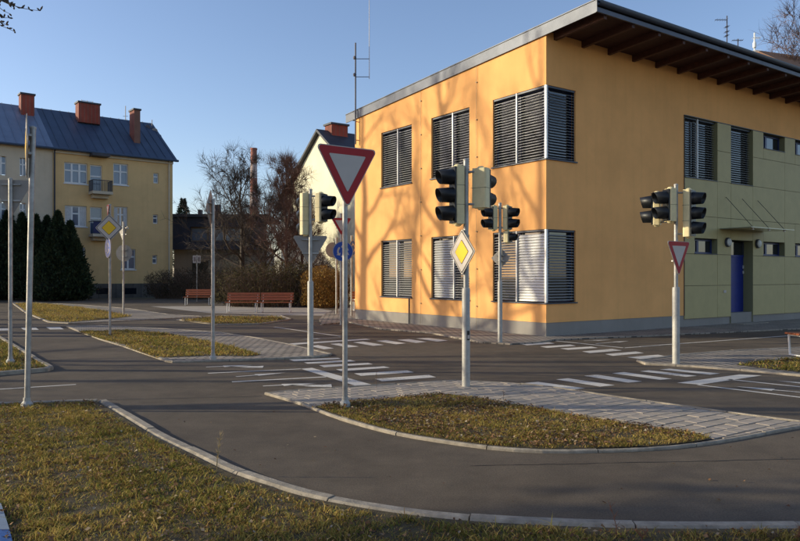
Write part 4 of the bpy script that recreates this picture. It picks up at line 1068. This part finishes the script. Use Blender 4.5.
for x in (XS+.1, wpx(168.5)): MB().tube([(x,-.12,0.0),(x,-.12,EV-.35),(x,-.4,EV-.2)], .055, 8).build('downpipe', HOUSEG if x > -3 else SLATE, hs)
rl = bpy.data.objects.new('roof_railing', None); col.objects.link(rl); rl.parent = hs
zr = RD+.12
for x in (wpx(101), wpx(107), wpx(113)): MB().tube([(x,DP/2,zr-.05),(x,DP/2,zr+1.1)], .02, 5).build('post', ANTH, rl)
for k in (.45, 1.05): MB().tube([(wpx(101),DP/2,zr+k),(wpx(113),DP/2,zr+k)], .014, 5).build('bar', ANTH, rl)
an = thing('antenna', 'cluster of small dish antennas on the blue roof ridge end', 'antenna', (XAT(152,57.5), 57.5, 12.6))
MB().tube([(0,0,-.6),(0,0,1.5)], .03, 6).build('mast', DK, an)
for k, (dx, dz, r_) in enumerate(((-.3,.9,.2),(.25,.55,.26),(.6,.1,.22),(.1,-.0,.2))):
    Mr = Matrix.Translation((dx,-.1,dz)) @ Matrix.Rotation(math.radians(90), 4, 'X'); MB().lathe([(r_*.2,-.06),(r_*.8,-.02),(r_,.03)], 14, Mr).build('dish', SIGNB if k % 2 else DK, an); MB().tube([(0,0,dz-.1),(dx,-.06,dz)], .02, 5).build('arm', DK, an)
an = thing('antenna', 'thin aerial rod standing by the slender orange chimney', 'antenna', (XAT(125.5,58), 58, RD-.3)); MB().tube([(0,0,0),(0,0,ZAT(106,58)-RD+.3)], .03, 6).build('mast', DK, an)
for z in (.9,): MB().tube([(-.2,0,z),(.2,0,z)], .015, 4).build('bar', DK, an)

# dark low house between the ochre house and the trees
d0 = 62.0
dh = thing('dark_house', 'low house with dark navy upper storey and beige ground floor behind the hedge', 'house', (XAT(174, d0), d0, 0), .05)
wX = XAT(262, d0)-XAT(174, d0)
MB().box(0, wX, 0, 8, -.1, ZAT(247, d0)).build('ground_floor', BEIGEW, dh)
zc, zt = ZAT(247, d0), ZAT(217.5, d0)
ww = [(XAT(191,d0)-XAT(174,d0), XAT(241,d0)-XAT(174,d0), ZAT(242,d0), ZAT(227,d0))]
m = MB(); wallface(m, -.4, wX+.3, zc, zt, ww, lambda u, z: (u, -.35, z)); reveal(m, ww[0], lambda u, z, d: (u, -.35+d, z), dep=.4)
m.quad((-.4,-.35,zc),(-.4,8,zc),(-.4,8,zt),(-.4,-.35,zt)); m.quad((-.4,-.35,zc),(wX+.3,-.35,zc),(wX+.3,8,zc),(-.4,8,zc)); m.build('upper_storey', DARKCLAD, dh)
MB().box(-.7, wX+.6, -.75, 8.2, zt, zt+.25).build('flat_roof', SLATE, dh)
MB().box(-.7, wX+.6, -.95, -.36, zc-.25, zc+.45).build('cladding_skirt', DARKCLAD, dh)
w = bpy.data.objects.new('window', None); col.objects.link(w); w.parent = dh; u0, u1, z0, z1 = ww[0]
MB().box(u0+.06, u1-.06, .0, .02, z0+.06, z1-.06).build('pane', GLASSB, w)
for x in np.linspace(u0, u1, 4): MB().box(max(u0, x-.09), min(u1, x+.09), -.06, -.002, z0, z1).build('frame', mat('wood_frame', (.20,.14,.09), .7), w)
for zz in (z0, z1-.14): MB().box(u0+.09, u1-.09, -.055, -.004, zz, zz+.14).build('frame', MATS['wood_frame'], w)
for px0, px1, py0 in ((205.5,212.5,204.5),(189.5,193,209.5)): MB().box(XAT(px0,d0)-XAT(174,d0), XAT(px1,d0)-XAT(174,d0), 3, 3.7, zt+.25, ZAT(py0, d0+3)).build('chimney', SLATE, dh)
for px0, px1 in ((192,208),(222,240)): MB().box(XAT(px0,d0)-XAT(174,d0), XAT(px1,d0)-XAT(174,d0), -.03, -.004, 1.4, 2.9).build('ground_window', GLASS, dh)

# cream gabled house behind the trees
d1 = 42.0; ax = XAT(320, d1); ZA = ZAT(133, d1)
gh = thing('gabled_house', 'cream sunlit gable with brick chimney and slate roof behind the bare trees', 'house', (ax, d1, 0), THETA)
zE = ZA-5.2*.72
m = MB(); m.poly([(0,-5.2,-.1),(0,5.2,-.1),(0,5.2,zE),(0,0,ZA),(0,-5.2,zE)]); m.quad((0,-5.2,-.1),(14,-5.2,-.1),(14,-5.2,zE),(0,-5.2,zE)); m.quad((0,5.2,-.1),(14,5.2,-.1),(14,5.2,zE),(0,5.2,zE)); m.build('wall', CREAMW, gh)
for sgn in (-1, 1):
    mb = MB(); q = [(-.25,0,ZA+.05),(14,0,ZA+.05),(14,sgn*5.6,zE-.26),(-.25,sgn*5.6,zE-.26)]
    mb.v += q + [(x,y,z+.16) for x,y,z in q]; mb.f += [(0,1,2,3),(4,5,6,7),(0,1,5,4),(1,2,6,5),(2,3,7,6),(3,0,4,7)]; mb.build('roof', SLATE, gh)
MB().box(.5, 1.6, -.5, .3, ZA-.5, ZAT(124.5, d1)).build('chimney', CHIMB, gh); MB().box(.42, 1.68, -.58, .38, ZAT(124.5, d1), ZAT(123.6, d1)+.05).build('chimney_cap', SLATE, gh)
w = bpy.data.objects.new('window', None); col.objects.link(w); w.parent = gh
MB().box(-.03,-.004,1.2,2.2,4.0,5.4).build('pane', GLASSB, w); MB().box(-.05,-.031,1.1,1.2,3.9,5.5).build('frame', WHITEF, w); MB().box(-.05,-.031,2.2,2.3,3.9,5.5).build('frame', WHITEF, w); MB().box(-.05,-.031,1.2,2.2,3.9,4.0).build('frame', WHITEF, w); MB().box(-.05,-.031,1.2,2.2,5.4,5.5).build('frame', WHITEF, w)

# factory chimney
d2 = 210.0
fc = thing('factory_chimney', 'tall striped brick factory chimney far behind the bare trees', 'chimney', (XAT(253.8, d2), d2, 0))
zt = ZAT(150, d2); nb = 7; step = 5.2
rr = lambda z: 1.45 - .55*z/zt
for i in range(nb):
    z1 = zt-i*step*.8; z0 = zt-(i+1)*step*.8 if i < nb-1 else -.1
    MB().lathe([(rr(z0),z0),(rr(z1),z1)], 20).build('shaft_band', CHIMP if i % 2 == 0 else CHIMW, fc, smooth=False)
MB().lathe([(rr(zt)*1.15,zt),(rr(zt)*1.15,zt+.5)], 20).build('rim', CHIMP, fc)
# brown roofed house far right behind the orange building
bh = thing('brown_roofed_house', 'brown tiled hip roof peeping over the orange building at the right', 'house', (XAT(797, 46), 46, 0), .35)
zr = ZAT(51.5, 51); MB().box(0, 12, 0, 9, -.1, zr-2.6).build('wall', BEIGEW, bh)
mb = MB(); mb.v += [(-.4,-.4,zr-2.8),(12.4,-.4,zr-2.8),(12.4,9.4,zr-2.8),(-.4,9.4,zr-2.8),(1.3,4.5,zr),(9,4.5,zr)]; mb.f += [(0,1,5,4),(1,2,5),(2,3,4,5),(3,0,4),(0,3,2,1)]; mb.build('roof', ROOFBR, bh)

# ------------------------------------------------------------------ trees and shrubs
def grow_tree(seed, H, trunk_h, r0, spread=1.0, limbs=9, sub=(5,5,4), up=.35, droop=0.0, twig_len=.5, lens=(.42,.5,.5), twig_r=.006):
    """returns two MBs: trunk and crown (limbs and twigs)"""
    r = random.Random(seed); TK, CR = MB(), MB()
    n = 9; pts = [Vector((0,0,-.15))]; rad = [r0*1.25]; lean = Vector((r.uniform(-.06,.06), r.uniform(-.06,.06), 0))
    for i in range(1, n+1):
        z = H*.86*i/n; pts.append(Vector((lean.x*z+r.uniform(-.05,.05)*i/n*2, lean.y*z+r.uniform(-.05,.05)*i/n*2, z))); rad.append(r0*(1-.93*i/n)+.008)
    TK.tube(pts, rad, 10)
    def branch(p, d, L, rb, lev):
        k = 5 if lev < 2 else (4 if lev == 2 else 3); q = [p]; rr_ = [rb]; dd = d.copy(); P_ = p.copy()
        for i in range(k):
            dd = (dd + Vector((r.gauss(0,.16), r.gauss(0,.16), r.gauss(0,.12) + up*.22 - droop*(i/k)*(lev>0))) ).normalized()
            P_ = P_ + dd*L/k; q.append(P_.copy()); rr_.append(max(rb*(1-.85*(i+1)/k), .0022))
        CR.tube(q, rr_, 6 if lev == 0 else (4 if lev == 1 else 3), cap=False)
        if lev < len(sub):
            for c in range(sub[lev] + r.randint(-1, 1)):
                t_ = r.uniform(.22, 1.0); i = min(int(t_*k), k-1); f_ = t_*k-i; pp = q[i].lerp(q[i+1], f_)
                base = (q[i+1]-q[i]).normalized(); a = r.uniform(0, 2*math.pi); s_ = base.cross(Vector((math.cos(a), math.sin(a), .3))).normalized()
                ang = r.uniform(.45, .95); nd = (base*math.cos(ang) + s_*math.sin(ang)).normalized()
                LL = L*r.uniform(.7,1.15)*lens[min(lev,2)] if lev < len(sub)-1 else twig_len*r.uniform(.5,1.3)
                branch(pp, nd, LL, max(rr_[i]*.55, twig_r*(.62 if lev == len(sub)-1 else 1)), lev+1)
    for c in range(limbs):
        f_ = (c+.3)/limbs; z = trunk_h + (H*.8-trunk_h)*f_; i = min(int(z/(H*.86)*n), n-1); fr = z/(H*.86)*n-i
        pp = pts[i].lerp(pts[i+1], fr); a = c*2.399+r.uniform(-.4,.4); el = .35+.75*f_+r.uniform(-.15,.15)
        d = Vector((math.cos(a)*math.cos(el), math.sin(a)*math.cos(el), math.sin(el)))
        branch(pp, d, H*.36*spread*(1.05-.6*f_)*r.uniform(.8,1.15), rad[i]*.55, 0)
    return TK, CR
def tree(label, loc, TK, CR, bark, group=None, name='bare_tree', rz=0.0):
    t = thing(name, label, 'tree', loc, rz, group); TK.build('trunk', bark, t, smooth=True); CR.build('crown', bark, t); return t
# trees standing left outside the picture; their shadows cross the road and the left face
A = grow_tree(11, 14.5, 3.4, .27, .95, 12, (6,5,3), twig_len=.6, twig_r=.006)
B = grow_tree(12, 12.5, 2.6, .19, .95, 9, (5,4,3), twig_len=.5, twig_r=.005)
ta = tree('tall bare tree outside the left edge, nearest the orange building line', (-21.5, 21.8, 0), *A, BARK, 'bare trees left of the picture')
ta.scale = (1.22, 1.22, 1.22)
tb = tree('bare roadside tree outside the left edge, close to the camera', (-13.2, 8.6, 0), *B, BARK, 'bare trees left of the picture', rz=.6)
for src, x, y, rz, s, lab in ((ta,-24,25.6,2.1,1.3,'second tall bare tree outside the left edge'), (tb,-17.5,18.6,1.2,1.3,'bare tree outside the left edge behind the leaning pole'),
                              (ta,-33,31,4.0,1.0,'far bare tree outside the left edge by the ochre house'), (tb,-30,23.4,3.3,1.5,'bare tree in the second row outside the left edge'),
                              (tb,-25,10.9,5.0,.95,'bare tree outside the left edge level with the verge'), (ta,-36,20.0,.9,1.4,'rear bare tree outside the left edge'),
                              (ta,-26,13.5,2.9,.95,'bare tree outside the left edge beside the side road'), (tb,-31,40,.3,1.0,'bare tree outside the left edge near the hedge')):
    c = copy_tree(src); c.location = (x, y, 0); c.rotation_euler.z = rz; c.scale = (s, s, s); c['label'] = lab
# the tree whose twigs hang into the top left corner
Tn = grow_tree(31, 8.6, 2.6, .15, .72, 9, (5,4,3), twig_len=.45, twig_r=.008)
tn = tree('bare tree just outside the left edge with twigs hanging into the top corner', (-11.8, 12.0, 0), *Tn, BARK, 'bare trees left of the picture', rz=.4)
r5 = random.Random(5); mb = MB()
def twig(p, q, r0, sag, n=6, buds=True):
    p, q = Vector(p), Vector(q); pts = [p.lerp(q, i/n) + Vector((0,0,-sag*math.sin(math.pi*i/n))) + Vector((r5.uniform(-.02,.02), r5.uniform(-.02,.02), r5.uniform(-.015,.015)))*(0 < i < n) for i in range(n+1)]
    mb.tube(pts, [r0*(1-.75*i/n) for i in range(n+1)], 5)
    if buds:
        for i in range(2, n+1):
            for k in range(2): a = pts[i]; d = Vector((r5.uniform(-.05,.05), r5.uniform(-.05,.05), r5.uniform(-.03,.06))); mb.tube([a, a+d*.6, a+d], [.007,.013,.004], 5)
    return pts
def W(px, py, d, o=(-11.8,12.0)):
    v = Vector((XAT(px, d)-o[0], d-o[1], ZAT(py, d))); c, s = math.cos(-.4), math.sin(-.4); return (v.x*c-v.y*s, v.x*s+v.y*c, v.z)
main = twig((0,0,5.2), W(-30,-14,10), .05, -.5, 7, False)
for a, bq, sg in ((W(-30,-14,10), W(40,11,9.9), .06), (W(-30,-14,10), W(15,32,10), .12), (W(-30,-14,10), W(10,14,10.1), .03), (W(-30,-14,10), W(20,8,10), .0), (W(-20,2,10), W(6,25,10), .05), (W(-16,-12,10), W(12,5,9.9), .02), (W(5,-6,10), W(14,7,10), .01), (W(-18,8,10), W(9,18,10), .03)): twig(a, bq, .011, sg, 7)
mb.build('low_branch', BARK, tn)

# garden trees behind the benches
def bt(px, pybase, d, H, seed, label, bark, **k):
    TK, CR = grow_tree(seed, H, **k); return tree(label, (XAT(px, d), d, -.03), TK, CR, bark, 'bare garden trees behind the benches')
bt(243, 0, 38.5, 8.4, 41, 'spreading bare fruit tree left behind the benches', BARK, trunk_h=1.6, r0=.16, spread=1.15, limbs=15, sub=(8,7,6), up=.22, droop=.06, twig_len=.5, twig_r=.012)
bt(286, 0, 37.5, 8.6, 42, 'dense reddish bare tree behind the right bench', BARKR, trunk_h=1.0, r0=.12, spread=.80, limbs=20, sub=(8,7,6), up=.5, twig_len=.5, twig_r=.012)
bt(305, 0, 39, 6.6, 43, 'smaller reddish bare tree before the cream gable', BARKR, trunk_h=1.0, r0=.11, spread=.85, limbs=16, sub=(7,7,5), up=.4, twig_len=.5, twig_r=.011)
bt(266, 0, 39.5, 6.8, 44, 'low dark bare tree in the middle of the garden', BARK, trunk_h=1.0, r0=.13, spread=1.2, limbs=16, sub=(8,7,5), up=.1, droop=.2, twig_len=.5, twig_r=.012)
TK, CR = grow_tree(51, 22, 5, .3, .9, 13, (7,6,5), twig_len=1.0, up=.35, twig_r=.018)
tree('tall bare tree crown behind the right end of the roof', (XAT(812, 50), 50, -.03), TK, CR, BARKR)

def sprays(name, n, shape, pal, seed, parent, size=(.05,.12), mtl=None):
    """leaf-sized faces through a volume: shape(r) -> (points, outward directions)"""
    r = np.random.default_rng(seed); P_, D = shape(r, n); N = len(P_)
    L_ = r.uniform(*size, N)[:, None]; D = D + r.normal(0, .45, (N, 3)); D /= np.linalg.norm(D, axis=1)[:, None]
    S = np.cross(D, r.normal(0, 1, (N, 3))); S /= np.linalg.norm(S, axis=1)[:, None]+1e-9
    V = np.stack([P_-S*L_*.3, P_+D*L_*.5-S*L_*.1, P_+D*L_, P_+S*L_*.3+D*L_*.2], 1).reshape(-1, 3); i0 = np.arange(N)*4
    Fq = np.stack([i0, i0+1, i0+2, i0+3], 1); c = np.array(pal)[r.integers(0, len(pal), N)]*r.uniform(.6, 1.35, (N, 1))
    return np_mesh(name, V, Fq, mtl or NEEDLE, np.repeat(c, 4, 0), parent)
def cone_shape(H, R, z0=.1, power=.75, lumps=7, seed=0):
    def f(r, n):
        u = r.random(n)**.75; z = z0+(H-z0)*u; a = r.uniform(0, 2*np.pi, n); env = R*np.clip(1-u, 0, 1)**power*np.clip(.35+u*6, 0, 1)
        env = env*(1+.16*np.sin(a*3+seed+z*1.3)+.12*np.sin(a*lumps+z*2.6+seed*2)); rad = env*np.clip(r.normal(.88, .17, n), .2, 1.3)
        P_ = np.column_stack([rad*np.cos(a), rad*np.sin(a), z]); D = np.column_stack([np.cos(a)*.5, np.sin(a)*.5, np.full(n, .8)]); return P_, D
    return f
def thuja(px, d, pytop, R, label, seed, n=9000, group='dark evergreens before the ochre house', pos=None, H=None, clear=0.0):
    x, y = pos if pos else (XAT(px, d), d); H = H or ZAT(pytop, d); t = thing('evergreen_tree', label, 'tree', (x, y, -.03), 0, group)
    MB().tube([(0,0,-.1),(0,0,H*.5),(0,0,H*.88)], [.13,.09,.02], 8).build('trunk', BARK, t)
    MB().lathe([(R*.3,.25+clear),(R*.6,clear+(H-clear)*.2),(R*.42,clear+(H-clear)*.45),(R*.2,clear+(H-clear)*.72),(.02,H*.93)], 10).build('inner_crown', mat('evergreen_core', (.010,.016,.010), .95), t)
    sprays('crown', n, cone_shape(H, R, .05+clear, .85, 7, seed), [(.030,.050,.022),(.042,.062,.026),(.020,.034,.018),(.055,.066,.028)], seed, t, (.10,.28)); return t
for i, (px, d, pt, R) in enumerate(((-22,47,209,1.7),(-6,46,213,1.5),(8,47,211,1.5),(22,46.5,214,1.4),(36,46,216,1.3),(47,47,217,1.2),(58,46,212,1.5),(70,45.5,222,1.35),(51,44.5,232,1.4),(76,45,240,.95))):
    thuja(px, d, pt, R, ('evergreen cut by the left edge in the dark hedge', 'evergreen at the left edge behind the grey triangle', 'evergreen just right of the first left pole', 'evergreen behind the leaning pole', 'evergreen right of the leaning pole', 'slim evergreen left of the tallest pointed one', 'tallest pointed evergreen at the right part of the hedge', 'rounded evergreen at the right end of the hedge', 'lower evergreen in front of the pointed one', 'small low evergreen at the hedge end by the ochre wall')[i], 60+i)
# a small spruce on the skyline
dS = 92; sp = thing('spruce_tree', 'small spruce top over the dark house roof', 'tree', (XAT(183, dS), dS, 0)); H = ZAT(199.5, dS)
MB().tube([(0,0,-.1),(0,0,H)], [.2,.02], 6).build('trunk', BARK, sp)
def spruce(r, n):
    u = r.random(n); lv = np.floor(u*20)/20; z = H*(.25+.75*(lv+.06*r.random(n))); a = r.integers(0, 9, n)*2*np.pi/9+lv*30+r.normal(0,.12,n); f_ = r.random(n)
    rad = 2.6*(1-lv)**.9*f_**.8+.05; return np.column_stack([rad*np.cos(a), rad*np.sin(a), z-.35*rad+.1*rad**1.4]), np.column_stack([np.cos(a), np.sin(a), np.full(n, .25)])
sprays('crown', 4500, spruce, [(.02,.035,.025),(.03,.045,.03)], 5, sp, (.2,.4))
# shrubs and hedge behind the benches
def shrub(px, d, H, R, label, seed, n=160, bark=TWIG, leaf=None, nl=0, dense=4, group='winter shrubs behind the benches', name='bare_shrub'):
    r = random.Random(seed); t = thing(name, label, 'shrub', (XAT(px, d), d, -.03), 0, group); mb = MB()
    for i in range(n):
        a = r.uniform(0, 2*math.pi); rr = R*math.sqrt(r.random()); b0 = Vector((rr*.45*math.cos(a), rr*.45*math.sin(a), -.05)); top = Vector((rr*math.cos(a)*1.05, rr*math.sin(a)*1.05, H*r.uniform(.55,1.0)*(1-.25*(rr/R)**2)))
        pts = [b0, b0.lerp(top, .4)+Vector((r.gauss(0,.08), r.gauss(0,.08), .05)), b0.lerp(top, .75)+Vector((r.gauss(0,.1), r.gauss(0,.1), 0)), top]
        mb.tube(pts, [.018,.012,.008,.003], 3, cap=False)
        for k in range(dense):
            q = pts[r.randint(1, 2)].lerp(pts[3], r.random()); e = q+Vector((r.gauss(0,.2), r.gauss(0,.2), r.uniform(.05,.35))); mb.tube([q, e], [.008,.003], 3, cap=False)
    mb.build('stems', bark, t)
    if leaf:
        def vol(rg, n_):
            a = rg.uniform(0, 2*np.pi, n_); rr = R*np.sqrt(rg.random(n_)); z = H*rg.uniform(.08, .95, n_)*(1-.25*(rr/R)**2); return np.column_stack([rr*np.cos(a), rr*np.sin(a), z]), np.column_stack([np.cos(a)*.4, np.sin(a)*.4, np.ones(n_)])
        sprays('leaves', nl, vol, leaf, seed, t, (.05,.11), LEAFM)
    return t
brn = [(.06,.04,.025),(.045,.04,.02),(.08,.05,.03)]; olv = [(.085,.075,.03),(.06,.055,.022),(.11,.085,.035)]; gold = [(.30,.17,.035),(.24,.13,.03),(.36,.22,.06),(.20,.11,.03)]
labs = ['dark bare shrub against the ochre house corner', 'dark twiggy shrub behind the left bench', 'dark shrub behind the notice post', 'dark shrub right of the slim pole', 'olive shrub behind the left joined bench', 'olive shrub behind the middle of the joined benches', 'olive shrub behind the right joined bench', 'olive-brown shrub left of the golden bush', 'brown shrub behind the traffic light pole']
for i, (px, d, H, R) in enumerate(((166,50,2.1,1.5),(183,49,2.3,1.6),(202,48,2.2,1.6),(221,44,2.3,1.5),(240,36.5,2.2,1.4),(258,36,2.4,1.4),(276,36,2.5,1.4),(293,36,2.5,1.3),(307,36.5,2.3,1.2))):
    shrub(px, d, H, R, labs[i], 70+i, leaf=brn if i < 4 else olv, nl=2600, n=130)
shrub(322, 35, 2.2, 1.05, 'golden dry bush left of the orange building', 90, leaf=gold, nl=7000, bark=mat('gold_twig', (.24,.14,.05), .9), n=150)
shrub(335, 36.5, 2.0, .9, 'golden-brown bush end touching the orange building edge', 91, leaf=gold, nl=3500, bark=MATS['gold_twig'], n=90)
# low dark hedge in front of the ochre house
# unseen evergreens added past the left edge, placed and shaped to shade the near kerb
thuja(0, 0, 0, 2.1, 'clear-stemmed evergreen added outside the left edge to shade the near kerb', 99, n=16000, group=None, pos=(-17.0, 3.6), H=11.5, clear=4.6)
thuja(0, 0, 0, 1.15, 'broad evergreen added outside the left edge to shade the near verge', 98, n=8000, group=None, pos=(-10.0, 3.1), H=5.6)
print('pavers', npv, 'slats', slat_count[0], 'objects', len(bpy.data.objects))
